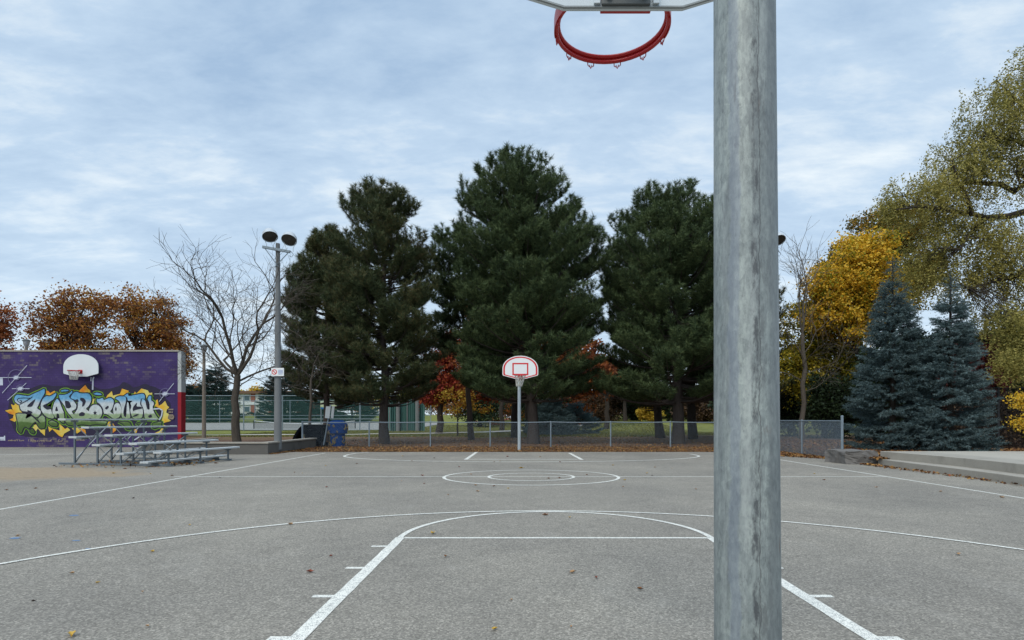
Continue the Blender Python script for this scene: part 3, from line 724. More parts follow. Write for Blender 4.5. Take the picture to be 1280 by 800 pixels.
for i in range(n + 1):
    a = a0 + (a1 - a0) * i / n; k = math.sin(math.pi * i / n) ** 0.6
    for rr, Q in ((RR + 0.014, ins), (RR + 0.0185, outs)):
        x, y = RC.x + rr * math.cos(a), max(RC.y + rr * math.sin(a), BY + 0.045)
        Q.append([(x, y, RC.z - 0.032), (x, y, RC.z - 0.002 + 0.055 * k)])
for i in range(n):
    q = [ins[i][0], ins[i + 1][0], ins[i + 1][1], ins[i][1], outs[i][0], outs[i + 1][0], outs[i + 1][1], outs[i][1]]
    mb.add(q, [(0, 1, 2, 3), (7, 6, 5, 4), (4, 5, 1, 0), (3, 2, 6, 7)] + ([(0, 3, 7, 4)] if i == 0 else []) + ([(1, 5, 6, 2)] if i == n - 1 else []))
mb.build("rim_strap", MA["red"], near, True)
mb = MB(); mb.box((BX + .012, BY + 0.037, 2.951), (0.19, 0.014, 0.170)); mb.box((BX + .012, BY + 0.09, 3.035), (0.19, 0.10, 0.012)); mb.build("rim_plate", MA["red"], near, bevel=0.003)
for k in range(12):
    a = 2 * math.pi * (k + 0.5) / 12
    if math.sin(a) < -0.72: continue
    t = Vector((-math.sin(a), math.cos(a), 0)); c0 = RC + Vector((math.cos(a), math.sin(a), 0)) * (RR + 0.012) + Vector((0, 0, -0.028))
    pts = [c0 + t * u * 0.9 + Vector((0, 0, v_ * 0.85)) for u, v_ in ((-.017, 0), (-.016, -.014), (-.009, -.02), (-.006, -.01), (-.004, -.022), (.0, -.03), (.004, -.022), (.006, -.01), (.009, -.02), (.016, -.014), (.017, 0))]
    MB().tube(pts, 0.0024, 6).build("net_hook", MA["red"], rim, True)

# far hoop
FB_ = Vector((-0.10, 24.45, 0))
far = thing("basketball_hoop", "distant basketball hoop with white fan board bordered red in front of the fence", "basketball hoop", FB_)
mb = MB(); mb.tube([FB_ + Vector((0, 0, z)) for z in (-.05, 1.5, 3.3)], 0.07, 20); mb.build("pole", MA["galv_p"], far, True)
fby = 23.05; fx = -0.05
mb = MB(); mb.beam(FB_ + Vector((0, -.06, 3.22)), (fx, fby + .04, 3.26), .08, .1); mb.beam(FB_ + Vector((0, -.06, 2.75)), (fx, fby + .04, 3.12), .05, .05); mb.build("extension_arm", MA["galv_p"], far)
fpz = 2.955; prof = fan(fx, fpz, 1.43, 0.915, 0.45, 0.13, 0.38)
mb = MB(); mb.prism([(x, fby, z) for x, z in prof], (0, 0.035, 0)); fb = mb.build("backboard", MA["white"], far)
mb = MB()
cz = fpz + .38; po = [(fx + (x - fx) * .955, cz + (z - cz) * .935) for x, z in prof]
frame_strip(mb, po, 0.905, fx, cz, fby - 0.004, 0.003, 0); mb.build("border_line", MA["redline"], fb)
mb = MB()
for c_, d_ in (((fx, .60), (.64, .055)), ((fx, .165), (.64, .055)), ((fx - .292, .3825), (.055, .38)), ((fx + .292, .3825), (.055, .38))):
    mb.box((c_[0], fby - 0.0025, fpz + c_[1]), (d_[0], .003, d_[1]))
mb.build("target_square", MA["redline"], fb)
frc = Vector((fx, fby - 0.40, 3.06))
mb = MB(); mb.tube(ringpts(frc, .232, 32), .013, 8, False); mb.box((fx, fby - .012, 3.02), (.17, .014, .16)); mb.beam((fx, fby - .01, 3.05), (fx, frc.y + .22, 3.055), .13, .03); mb.build("rim", MA["red"], far, True)
build_net(frc, far, .215, .11, .42, -0.05, rad=.011)

# hoop on the purple wall
wc = Wp(105.4, 471)
wh = thing("basketball_hoop", "plain white fan board with rim and net fixed high on the purple wall", "basketball hoop", (wc.x, WY - .1, 0))
prof = fan(wc.x, wc.z, 1.65, 1.05, .6, .14, .44)
mb = MB(); mb.prism([(x, WY - .22, z) for x, z in prof], (0, .035, 0)); mb.build("backboard", MA["white_d"], wh)
for x in (-.4, .4): MB().box((wc.x + x, WY - .094, wc.z + .45), (.08, .183, .5)).build("wall_bracket", MA["bracket"], wh)
wr = Vector((wc.x - .02, WY - .62, wc.z + .24))
mb = MB(); mb.tube(ringpts(wr, .24, 32), .016, 8, False); mb.box((wr.x, WY - .232, wr.z - .02), (.2, .02, .18)); mb.beam((wr.x, WY - .24, wr.z), (wr.x, wr.y + .22, wr.z), .14, .03); mb.build("rim", MA["red"], wh, True)
build_net(wr, wh, .22, .14, .40, 0, rad=.012)

# ------------------------------------------------------------------ bleachers
U = Vector((0.2, 0.98, 0)).normalized(); N = Vector((-U.y, U.x, 0))
B0 = Vector((-10.02, 15.85, 0)); LEN = 3.15; SP = 0.80; RZ = (0.43, 0.66, 0.895, 1.115, 1.345)
bl = thing("bleacher", "small five row aluminium bleacher on the asphalt in front of the purple wall", "bleacher", B0)
def plank(p, name, wdt):
    m_ = MB(); c = p + U * LEN / 2
    R = Matrix((N, U, Vector((0, 0, 1)))).transposed()
    m_.box(c, (wdt, LEN, 0.045), R)
    for s_ in (0.0, 1.0): m_.box(p + U * (LEN * s_ + (-.006 if s_ == 0 else .006)), (wdt + .012, .012, .056), R)
    return m_.build(name, MA["alu"], bl, bevel=.004)
for k in range(5):
    plank(B0 + N * SP * k + Vector((0, 0, RZ[k] - .022)), "seat_plank", 0.26)
    if k < 4: plank(B0 + N * (SP * k + .43) + Vector((0, 0, RZ[k] - .30)), "foot_plank", 0.26)
for t in (0.38, 1.58, 2.78):
    o = B0 + U * t
    fr = MB(); fr.beam(o + N * -.12 + Vector((0, 0, .03)), o + N * 3.75 + Vector((0, 0, .03)), .05, .05)
    for k in range(5):
        a = o + N * SP * k
        if k: fr.beam(a + N * -.45 + Vector((0, 0, RZ[k - 1] - .35)), a + Vector((0, 0, RZ[k - 1] - .35)), .04, .045)
        fr.beam(a + N * -.10 + Vector((0, 0, RZ[k] - .07)), a + N * .12 + Vector((0, 0, RZ[k] - .07)), .05, .045)
    fr.build("skid_frame", MA["steel_d"], bl)
    for k in range(5):
        a = o + N * SP * k
        MB().beam(a + Vector((0, 0, .05)), a + Vector((0, 0, RZ[k] - .047)), .042, .042).build("leg", MA["steel_d"], bl)
    br = MB()
    for k in range(1, 5):
        br.beam(o + N * SP * k + U * .03 + Vector((0, 0, .08)), o + N * SP * (k - 1) + U * .03 + Vector((0, 0, RZ[k - 1] - .1)), .024, .024)
    br.build("side_brace", MA["steel_d"], bl)
br = MB()
for k in (2, 3, 4):
    for t0, t1 in ((.38, 1.58), (1.58, 2.78)):
        for a, b in ((t0, t1), (t1, t0)):
            s_ = .03 if a < b else .06
            br.beam(B0 + U * a + N * (SP * k + s_) + Vector((0, 0, .12)), B0 + U * b + N * (SP * k + s_) + Vector((0, 0, RZ[k] - .12)), .022, .016)
br.build("cross_brace", MA["alu"], bl)

# ------------------------------------------------------------------ planter, steps, stone
plt = thing("planter", "low dark concrete planter wall around the bare tree and the light pole", "planter", (-12, 24, 0))
for nm, c, d in (("planter_wall", (-12.05, 21.95, .19), (4.9, .3, .42)), ("planter_wall", (-9.75, 24.5, .19), (.3, 4.79, .42)), ("planter_wall", (-14.35, 24.5, .19), (.3, 4.79, .42))):
    MB().box(c, d).build(nm, MA["conc_dark"], plt, bevel=.015)
for c, d in (((-12.05, 21.94, .43), (4.96, .36, .06)), ((-9.745, 24.535, .43), (.36, 4.82, .06)), ((-14.355, 24.535, .43), (.36, 4.82, .06))):
    MB().box(c, d).build("planter_cap", MA["conc"], plt, bevel=.01)
mb = MB(); rr_ = np.random.default_rng(5); gx, gy = np.meshgrid(np.linspace(-14.2, -9.9, 22), np.linspace(22.1, 26.9, 22))
mb.add(np.stack([gx, gy, .33 + .04 * rr_.random(gx.shape)], -1).reshape(-1, 3), [(j * 22 + i, j * 22 + i + 1, j * 22 + i + 23, j * 22 + i + 22) for j in range(21) for i in range(21)])
mb.build("mulch", MA["soil"], plt, True)

stp = thing("concrete_steps", "two curving grey concrete steps along the right edge of the court", "steps", (10.5, 13, 0))
lowf = [(9.80, 4), (9.9, 10), (9.98, 11.4), (10.1, 12.3), (10.2, 13.6), (10.24, 14.8), (10.32, 16.0), (10.42, 16.85)]
upf = [(10.35, 4), (10.42, 10.5), (10.48, 12.0), (10.6, 13.0), (10.68, 14.0), (10.68, 14.8), (10.62, 15.8), (10.52, 16.9)]
def catmull(p, m_=6):
    o = []
    for i in range(len(p) - 1):
        a, b, c_, d_ = [Vector(q) for q in (p[max(0, i - 1)], p[i], p[i + 1], p[min(len(p) - 1, i + 2)])]
        for k in range(m_):
            t = k / m_; o.append(0.5 * ((2 * b) + (c_ - a) * t + (2 * a - 5 * b + 4 * c_ - d_) * t * t + (3 * b - a - 3 * c_ + d_) * t ** 3))
    return o + [Vector(p[-1])]
lf, uf = catmull(lowf), catmull(upf)
mb = MB(); mb.prism([(p.x, p.y, -.02) for p in lf] + [(p.x + .02, p.y, -.02) for p in uf[::-1]], (0, 0, .197)); mb.build("lower_step", MA["conc"], stp, bevel=.012)
mb = MB(); mb.prism([(p.x, p.y, -.02) for p in uf] + [(11.6, 16.9, -.02), (11.6, 4, -.02)], (0, 0, .412)); mb.build("upper_step", MA["conc"], stp, bevel=.012)
mb = MB(); mb.prism([(11.602, 4, 0), (30, 4, 0), (30, 17.0, 0), (11.602, 16.9, 0)], (0, 0, .39)); struct(mb.build("terrace_pavement", MA["slab"]))

def rough_block(c, d, seed, name, label, mat):
    rg = np.random.default_rng(seed); n = 9
    import bmesh
    bm = bmesh.new(); bmesh.ops.create_cube(bm, size=1.0); bmesh.ops.subdivide_edges(bm, edges=bm.edges[:], cuts=7, use_grid_fill=True)
    from mathutils import noise as nz
    for v in bm.verts:
        p = v.co.copy(); q = Vector((p.x * d[0], p.y * d[1], p.z * d[2]))
        k = Vector((nz.noise(q * 3 + Vector((seed, 0, 0))), nz.noise(q * 3 + Vector((0, seed, 9))), nz.noise(q * 3 + Vector((5, 0, seed))))) * .10
        k += Vector((nz.noise(q * 9), nz.noise(q * 9 + Vector((7, 0, 0))), nz.noise(q * 9 + Vector((0, 7, 0))))) * .04
        k.z *= .4 if p.z > 0 else 0
        r2 = max(abs(p.x), abs(p.y)); v.co = q + k
    me = bpy.data.meshes.new(name); bm.to_mesh(me); bm.free(); me.materials.append(mat)
    o = bpy.data.objects.new(name, me); COL.objects.link(o); o.location = c
    return tag(o, label, "stone")
rough_block((10.06, 17.55, .17), (1.0, 1.15, .42), 4, "stone_block", "rough grey stone block at the far end of the concrete steps", MA["stone"])

# ------------------------------------------------------------------ fences
def chain(mb, A, B, z0, z1, pitch, r_):
    """diagonal wires of chain link from A to B"""
    A, B = Vector(A), Vector(B); L = (B - A).length; d = (B - A) / L; H = z1 - z0
    q = []
    nrm = Vector((-d.y, d.x, 0)) * r_
    k = -H
    while k < L:
        for s_ in (1, -1):
            a0, a1 = (k, k + H) if s_ == 1 else (k + H, k)
            za, zb = z0, z1
            lo_, hi_ = 0.0, 1.0
            f = lambda t: a0 + (a1 - a0) * t
            for lim in (0, L):
                pass
            ts = sorted([t for t in ((0 - a0) / (a1 - a0), (L - a0) / (a1 - a0))])
            t0, t1 = max(0, ts[0]), min(1, ts[1])
            if t1 - t0 < 0.01: continue
            p0 = A + d * f(t0) + Vector((0, 0, za + (zb - za) * t0)); p1 = A + d * f(t1) + Vector((0, 0, za + (zb - za) * t1))
            dr = (p1 - p0).normalized(); sd_ = dr.cross(Vector((-d.y, d.x, 0))).normalized() * r_
            o = nrm * (1.0 if s_ == 1 else -1.0)
            c4 = [sd_ + o, -sd_ + o, o + nrm * .9]
            for u, v_ in ((0, 1), (1, 2), (2, 0)):
                q.append([p0 + c4[u], p0 + c4[v_], p1 + c4[v_], p1 + c4[u]])
        k += pitch
    mb.soup(np.array([[list(v_) for v_ in f_] for f_ in q]), 4); return mb
def fence(label, pts, h, post_r, mats, pitch, wire_r, railr=0.022, tall_last=0.0, group=None, extra_rails=(), name="chain_link_fence", cat="fence", sag=0.0):
    """pts: post feet in order (x, y, z)"""
    c = Vector(pts[len(pts) // 2]); root = thing(name, label, cat, c, group)
    for i, p in enumerate(pts):
        p = Vector(p); e_ = tall_last if i == len(pts) - 1 else 0
        rr = post_r * (1.35 if (e_ or i == 0) else 1)
        m_ = MB(); m_.tube([p - Vector((0, 0, .1)), p + Vector((0, 0, h + e_))], rr, 10); m_.lathe(p + Vector((0, 0, h + e_)), [(rr * 1.15, 0), (rr * 1.1, .03), (0, .05)], 10)
        m_.build("fence_post", MA[mats[0]], root, True)
    m_ = MB(); top = []
    for a, b in zip(pts[:-1], pts[1:]):
        a, b = Vector(a), Vector(b)
        for k in range(4): top.append(a.lerp(b, k / 4) + Vector((0, 0, h - sag * math.sin(math.pi * k / 4))))
    top.append(Vector(pts[-1]) + Vector((0, 0, h))); m_.tube(top, railr, 8); m_.build("top_rail", MA[mats[0]], root, True)
    for z in extra_rails:
        m_ = MB(); m_.tube([Vector(p) + Vector((0, 0, z)) for p in pts], railr, 6); m_.build("middle_rail", MA[mats[0]], root, True)
    m_ = MB()
    for a, b in zip(pts[:-1], pts[1:]): chain(m_, a, b, 0.03, h - .01, pitch, wire_r)
    m_.build("wire_mesh", MA[mats[1]], root)
    return root
FY = 27.2
fxs = [-10.35] + [(px - HX) / F * FY for px in (461.5, 538, 612.7, 688.5, 763.3, 838, 913)] + [10.55]
zt = [1.16, 1.16, 1.16, 1.10, 1.0, 1.12, 1.16, 1.18, 1.2]
fence("long low grey chain link fence behind the far baseline under the pines", [(x, FY, 0.0) for x in fxs], 1.2, .034, ("fence", "wire"), .07, .0011, .022, 0, sag=.025)
fence("short grey chain link fence on the right ending in a taller end post", [(10.55, 27.12 - k * 2.72, 0.0) for k in range(4)], 1.27, .032, ("fence", "wire"), .06, .0054, .022, .14)
fy2 = 20.7
fence("tall black chain link fence behind the concrete terrace at the right edge", [(x, fy2, .25) for x in (13.9, 17.13, 20.4, 23.6)], 2.2, .04, ("blackf", "blackf"), .06, .0018, .02)
fence("tall green tennis court fence nearest the lawn, left of the pines", [(-58 + 4.4 * k, 65.5, 0.0) for k in range(11)], 4.0, .06, ("fence", "teal"), .12, .0032, .04, extra_rails=(1.35,))
fence("tall green tennis court fence on the far side of the tennis court", [(-78 + 6.2 * k, 101.5, gzf(-78 + 6.2 * k, 101.5)) for k in range(11)], 4.0, .06, ("fence", "teal"), .12, .0032, .04, extra_rails=(1.35,))
# tennis net
tnr = thing("tennis_net", "dark tennis net strung between posts on the pale tennis court", "tennis net", (-31.5, 71, 0.12))
for x in (-33.0, -20.5): MB().tube([(x, 71, .06), (x, 71, 1.2)], .06, 8).build("net_post", MA["blackf"], tnr)
mb = MB(); mb.tube([(-33 + 12.5 * i / 10, 71, 1.12 - .35 * math.sin(math.pi * i / 10)) for i in range(11)], .035, 6); mb.build("net_band", MA["white_d"], tnr)
mb = MB()
for i in range(125):
    x = -33 + .1 * i; mb.box((x, 71, .10 + (1.0 - .35 * math.sin(math.pi * i / 125)) / 2), (.012, .012, 1.0 - .35 * math.sin(math.pi * i / 125)))
for j in range(8): mb.tube([(-33 + 12.5 * i / 10, 71.02, .15 + j * (.12 - .04 * math.sin(math.pi * i / 10))) for i in range(11)], .007, 4)
mb.build("net_mesh", MA["blackf"], tnr)

# ------------------------------------------------------------------ light poles
def floodlight_pole(base, label):
    base = Vector(base); o = thing("floodlight_pole", label, "light pole", base, "floodlight poles beside the court")
    H = P(347, 304.5, base.y).z - base.z
    MB().tube([base - Vector((0, 0, .2)), base + Vector((0, 0, H * .5)), base + Vector((0, 0, H))], [.15, .115, .078], 14).build("pole", MA["polecon"], o, True)
    az = base.z + H - .28
    a, b = base + Vector((-.55, -.13, H - .17)), base + Vector((.53, -.11, H - .36))
    MB().beam(a, b, .09, .10).build("crossarm", MA["fence"], o, bevel=.006)
    for e_, q in ((a, .08), (b, -.08)):
        MB().tube([e_ + Vector((q, 0, -.04)), base + Vector((q * .9, -.1, H - .95))], .018, 6).build("brace", MA["fence"], o, True)
    for hc, ax in ((a + Vector((.30, -.02, .44)), Vector((.30, -.42, -.85))), (b + Vector((-.02, -.02, .50)), Vector((.04, -.55, -.82)))):
        ax.normalize()
        m_ = MB(); m_.lathe(hc, [(0.0, -.30), (.10, -.285), (.2, -.215), (.275, -.08), (.295, .07), (.285, .07), (.265, -.075), (.19, -.19), (.09, -.26), (0, -.27)], 24, ax)
        hd = m_.build("floodlight", MA["lamp_out"], o, True)
        m_ = MB(); m_.lathe(hc, [(0, -.06), (.08, -.05), (.10, 0.0), (.06, .05), (0, .06)], 16, ax); m_.build("bulb", MA["lamp_in"], hd, True)
        m_ = MB(); m_.lathe(hc, [(.262, .03), (.262, .045), (0, .046)], 24, ax); m_.build("lens", MA["lamp_in"], hd, True)
        foot = Vector((hc.x, hc.y + .02, a.z + (b.z - a.z) * (hc.x - a.x) / (b.x - a.x)))
        for s_ in (-.14, .14): MB().tube([foot + Vector((s_, 0, 0)), foot + Vector((s_, 0, .14)), hc + Vector((s_ * 1.9, .06, -.05))], .012, 5).build("yoke", MA["galv_p"], hd)
    m_ = MB(); m_.tube([b + Vector((.0, .03, .05)), b + Vector((.12, .03, -.08)), b + Vector((.06, .03, -.2)), b + Vector((-.06, .03, -.14))], .01, 5); m_.build("cable", MA["blackf"], o, True)
    return o
lb = Vector(((347.3 - HX) / F * 22.9, 22.9, .33))
floodlight_pole(lb, "concrete floodlight pole with two lamps and a small sign in the planter")
floodlight_pole(((956 - HX) / F * 24.6, 24.6, 0.0), "floodlight pole mostly hidden behind the close galvanised pole")
sg = P(347, 465, 22.72)
sgo = thing("notice_sign", "small white notice with a red prohibition circle strapped to the floodlight pole", "sign", sg)
MB().box(sg, (.50, .02, .32)).build("sign_panel", MA["white"], sgo)
mb = MB(); cc = sg + Vector((-.125, -.013, 0))
rg_ = [(cc + Vector((.105 * math.cos(a), 0, .105 * math.sin(a)))) for a in np.linspace(0, 2 * math.pi, 25)]
ri_ = [(cc + Vector((.075 * math.cos(a), 0, .075 * math.sin(a)))) for a in np.linspace(0, 2 * math.pi, 25)]
for i in range(24): mb.prism([rg_[i], rg_[i + 1], ri_[i + 1], ri_[i]], (0, .002, 0))
stroke(mb, [cc + Vector((-.062, -.003, .062)), cc + Vector((.062, -.003, -.062))], .03, 0)
mb.build("prohibition_mark", MA["redline"], sgo)
mb = MB()
for z in (.07, .02, -.03, -.08): mb.box(sg + Vector((.12, -.012, z)), (.2 - abs(z) * .4, .003, .022))
mb.build("blue_lettering", plain("blue_ink", (.18, .25, .5), .7), sgo)
def post_lamp(px, Y, topy, label):
    base = Vector(((px - HX) / F * Y, Y, gzf((px - HX) / F * Y, Y))); zt_ = P(px, topy, Y).z
    o = thing("lamp_post", label, "lamp post", base, "old lamp posts beyond the court")
    MB().tube([base, Vector((base.x, Y, zt_ - .35))], [.13, .085], 12).build("post", MA["woodpole"], o, True)
    MB().lathe((base.x, Y, zt_ - .5), [(.09, 0), (.13, .1), (.16, .14), (.2, .42), (.08, .5), (0, .52)], 14).build("lantern", MA["lamp_out"], o, True)
    MB().lathe((base.x, Y, zt_ - .12), [(.24, 0), (.24, .03), (.1, .12), (0, .14)], 14).build("lantern_cap", MA["bracket"], o, True)
post_lamp(255, 37.5, 431, "weathered concrete lamp post between the red wall end and the bare tree")
post_lamp(33, 38, 424, "lamp head on a thin post rising above the purple wall")
post_lamp(497.5, 56, 496, "thick concrete post in front of the teal batting cage screens") if False else None

# ------------------------------------------------------------------ bins and leaning sign behind the fence
bn = thing("black_bin", "black plastic refuse cart with its lid hanging open behind the low fence", "bin", (-9.9, 27.9, 0))
yb = 27.95
def pb(px, py, Y=27.95): return P(px, py, Y)
mb = MB(); x0, x1 = pb(383, 0).x, pb(405.5, 0).x; zt_ = pb(0, 532).z
mb.add([(x0 + .06, yb - .33, .03), (x1 - .04, yb - .33, .03), (x1 - .04, yb + .33, .03), (x0 + .06, yb + .33, .03), (x0, yb - .4, zt_), (x1, yb - .4, zt_), (x1, yb + .4, zt_), (x0, yb + .4, zt_)],
       [(3, 2, 1, 0), (0, 1, 5, 4), (1, 2, 6, 5), (2, 3, 7, 6), (3, 0, 4, 7), (4, 5, 6, 7)]); mb.build("bin_body", MA["black"], bn, bevel=.03)
mb = MB(); mb.box(((x0 + x1) / 2, yb, zt_ + .02), (x1 - x0 + .06, .88, .05)); mb.build("bin_rim", MA["black"], bn, bevel=.012)
mb = MB(); pr = [(383, 532), (379.5, 533), (375, 538), (371, 545), (368, 552.5), (370, 553), (374, 546.5), (378, 540), (381.5, 536)]
mb.prism([(pb(x, y).x, yb - .42, pb(x, y).z) for x, y in pr], (0, .84, 0)); mb.build("lid", MA["black"], bn, bevel=.012)
for s_ in (-.3, .3):
    MB().lathe((x1 - .02, yb + s_, .12), [(0, -.03), (.12, -.03), (.12, .03), (0, .03)], 16, Vector((0, 1, 0))).build("wheel", MA["blackf"], bn)
bc = Vector((pb(422, 0).x, 27.95, 0))
bb_ = thing("litter_bin", "blue domed litter barrel covered in dry vine stems behind the low fence", "litter bin", bc)
zc = lambda y: P(0, y, 27.95).z
MB().lathe(bc, [(.33, 0.02), (.345, .1), (.36, zc(543)), (.36, zc(542.5))], 28).build("barrel", MA["blue"], bb_, True)
MB().lathe(bc, [(.37, zc(542.4)), (.455, zc(541.5)), (.465, zc(531)), (.47, zc(530.5)), (.47, zc(529.6)), (.42, zc(529.2)), (.36, zc(526.6)), (.2, zc(525.2)), (0, zc(524.9))], 28).build("domed_top", MA["blue"], bb_, True)
mb = MB(); rv = random.Random(4)
for k in range(26):
    a = rv.uniform(math.pi * 1.0, math.pi * 2.0); z = rv.uniform(.1, 1.05); pts = []
    for i in range(7):
        R = (.352 if z < zc(542.3) else .472) + .012; pts.append((bc.x + R * math.cos(a), bc.y + R * math.sin(a), z)); a += rv.uniform(-.14, .14); z = min(1.08, max(.06, z + rv.uniform(-.07, .10)))
    mb.tube(pts, [.02] * 6 + [.004], 5)
mb.build("vine_stem", plain("dry_vine", (.26, .20, .07), .9), bb_)
sp_ = thing("leaning_sign", "two grey sign panels on a leaning steel post between the two bins", "sign", pb(404, 556, 27.6))
mb = MB(); mb.tube([P(404.5, 556.5, 27.6), P(413.5, 506, 27.75)], .035, 8); mb.build("sign_post", MA["fence"], sp_, True)
for (xa, xb, nm, dy) in ((405.5, 412.3, "sign_panel", .0), (412.8, 417.2, "sign_panel", .12)):
    mb = MB(); mb.prism([P(xa + .5, 522.5, 27.55 + dy), P(xb - .6, 523, 27.6 + dy), P(xb + 1.0, 508, 27.7 + dy), P(xa + 2, 508, 27.65 + dy)], (0, .015, 0)); mb.build(nm, MA["greypaint"], sp_)
# banner on the tennis fence
bnr = thing("banner", "pale green and white banner with a blue corner tied to the tennis fence", "banner", P(410.5, 511, 65.3))
MB().prism([P(400.5, 511.5, 65.35), P(420.7, 511.5, 65.35), P(420.7, 500.8, 65.35), P(400.5, 500.8, 65.35)], (0, .03, 0)).build("banner_sheet", zramp("banner_print", [(.0, (.30, .45, .26)), (.45, (.52, .58, .36)), (.6, (.60, .62, .52)), (1, (.42, .55, .42))], P(0, 511.5, 65.3).z, P(0, 500.8, 65.3).z), bnr)
mb = MB(); mb.prism([P(400.8, 511.3, 65.33), P(408, 511.3, 65.33), P(404, 509.3, 65.33), P(400.8, 508.8, 65.33)], (0, .005, 0)); mb.build("blue_corner", plain("blue_print", (.02, .12, .32)), bnr)

# batting cage
bt = thing("batting_cage", "teal netted batting cage hung between concrete posts beyond the pines", "batting cage", (-13.2, 63, 0))
for px, y0 in ((497.5, 497), (521.7, 494), (487, 498), (509, 498)):
    a = P(px, 0, 60); MB().tube([(a.x, 60, 0), (a.x, 60, P(0, y0, 60).z)], .21 if px in (497.5, 521.7) else .06, 12).build("cage_post", MA["polecon"], bt, True)
cg = NM("teal_netting", .85); cg.color(cg.mix(cg.noise(3, 4, .6, cg.map((4, 1, .15))), (.06, .15, .14), (.13, .27, .25)))
mb = MB(); L2 = []
for i in range(61):
    px = 484 + 47 * i / 60; p = P(px, 0, 60.4 + .12 * math.sin(i * 1.9)); L2.append(p)
q = [(p.x, p.y, .05) for p in L2] + [(p.x, p.y, P(0, 499, 60).z) for p in L2]
mb.add(q + [(a, b + .03, c) for a, b, c in q], [(i, i + 1, i + 62, i + 61) for i in range(60)] + [(i + 122, i + 183, i + 184, i + 123) for i in range(60)]); mb.build("netting", cg.m, bt, True)

# ------------------------------------------------------------------ far buildings
sb = thing("school_building", "long pale two storey building with brown roof edge far behind the tennis court", "building", (-75, 150, 2.4))
BYd = 150.0
def pB(px, py): return P(px, py, BYd)
def fbox(x0, x1, y0, y1, off, th, name, mat, par):
    a, b = pB(x0, y1), pB(x1, y0); return MB().box(((a.x + b.x) / 2, BYd - off + th / 2, (a.z + b.z) / 2), (b.x - a.x, th, b.z - a.z)).build(name, mat, par)
fbox(150, 384, 491.5, 531, 0, 14, "wall", MA["stucco"], sb)
MB().box((pB(267, 0).x, BYd + 6.5, pB(0, 490.5).z), (pB(384, 0).x - pB(150, 0).x + 1.2, 15, .7)).build("roof", MA["roofing"], sb)
for x in (314, 336, 250): fbox(x, x + 5, 491.9, 531, .25, .3, "brick_pier", MA["brick"], sb)
for x in (229, 239, 262, 281, 305.5, 324, 347, 360):
    for y in (494.2, 508):
        wf = fbox(x, x + 7, y, y + 7, .12, .2, "window", MA["white_d"], sb)
        fbox(x + .5, x + 6.5, y + .5, y + 6.5, .18, .1, "pane", MA["glass_d"], wf)
fbox(150, 384, 502.2, 506, .35, .4, "wall_band", MA["white_d"], sb)
hb = thing("brick_house", "small red brick house with a pale gable far beyond the tennis court", "house", P(378, 520, 130))
a = P(371, 519, 130); b = P(394, 499, 130)
MB().box(((a.x + b.x) / 2, 133, (a.z + b.z) / 2 - .6), (b.x - a.x, 6, b.z - a.z + 1.2)).build("wall", MA["brick"], hb)
mb = MB(); mb.prism([(a.x - .3, 129.7, b.z), (b.x + .3, 129.7, b.z), ((a.x + b.x) / 2, 129.7, b.z + 1.6)], (0, 6.6, 0)); mb.build("roof", MA["white_d"], hb)
for px in (377, 385):
    p = P(px, 508, 129.85); f_ = MB().box((p.x + .4, 129.94, p.z), (1.1, .12, 1.8)).build("window", MA["white_d"], hb); MB().box((p.x + .4, 129.86, p.z), (.9, .06, 1.6)).build("pane", MA["glass_d"], f_)
# ------------------------------------------------------------------ trees
def frames(d, spin, rg):
    d = d / (np.linalg.norm(d, axis=1, keepdims=True) + 1e-9)
    h = np.where(np.abs(d[:, 2:3]) > .9, np.array([[1., 0, 0]]), np.array([[0, 0, 1.]]))
    x = np.cross(h, d); x /= np.linalg.norm(x, axis=1, keepdims=True); y = np.cross(d, x)
    c, s_ = np.cos(spin)[:, None], np.sin(spin)[:, None]
    return np.stack([x * c + y * s_, -x * s_ + y * c, d], -1)
def brush(n, L, R, wd, rg, fwd=0.75):
    """needle brush along +Z: n thin triangles"""
    t = rg.random(n) ** .8 * L; a = rg.random(n) * 2 * np.pi
    ang = fwd * (.55 + .6 * rg.random(n)); ln = R * (.8 + .5 * rg.random(n)) / np.sin(ang.clip(.35, 1.5))
    ln = np.minimum(ln, R * 1.9)
    dr = np.stack([np.sin(ang) * np.cos(a), np.sin(ang) * np.sin(a), np.cos(ang)], -1)
    b = np.stack([0 * t, 0 * t, t], -1); sd_ = np.cross(dr, rg.normal(size=(n, 3))); sd_ /= np.linalg.norm(sd_, axis=1, keepdims=True)
    return np.stack([b + sd_ * wd / 2, b - sd_ * wd / 2, b + dr * ln[:, None]], 1)
def place(tmpls, pos, dirs, scale, rg):
    pos, dirs = np.asarray(pos), np.asarray(dirs); n = len(pos)
    R = frames(dirs, rg.random(n) * 6.28, rg); k = rg.integers(0, len(tmpls), n); out = []
    for i, t in enumerate(tmpls):
        s_ = np.where(k == i)[0]
        if len(s_) == 0: continue
        o = np.einsum('nij,mkj->nmki', R[s_], t) * np.asarray(scale)[s_][:, None, None, None] + pos[s_][:, None, None, :]
        out.append(o.reshape(-1, 3, 3))
    return np.concatenate(out)
def leafquads(pos, size, rg, asp=0.7, up=0.0, fold=None):
    n = len(pos); d = rg.normal(size=(n, 3)); d[:, 2] += up; R = frames(d, rg.random(n) * 6.28, rg)
    s_ = size * (.6 + .8 * rg.random(n))
    q = np.array([[-.5, 0, 0], [0, -.5 * asp, .08], [.5, 0, 0], [0, .5 * asp, .08]])
    return np.einsum('nij,kj->nki', R, q) * s_[:, None, None] + pos[:, None, :]
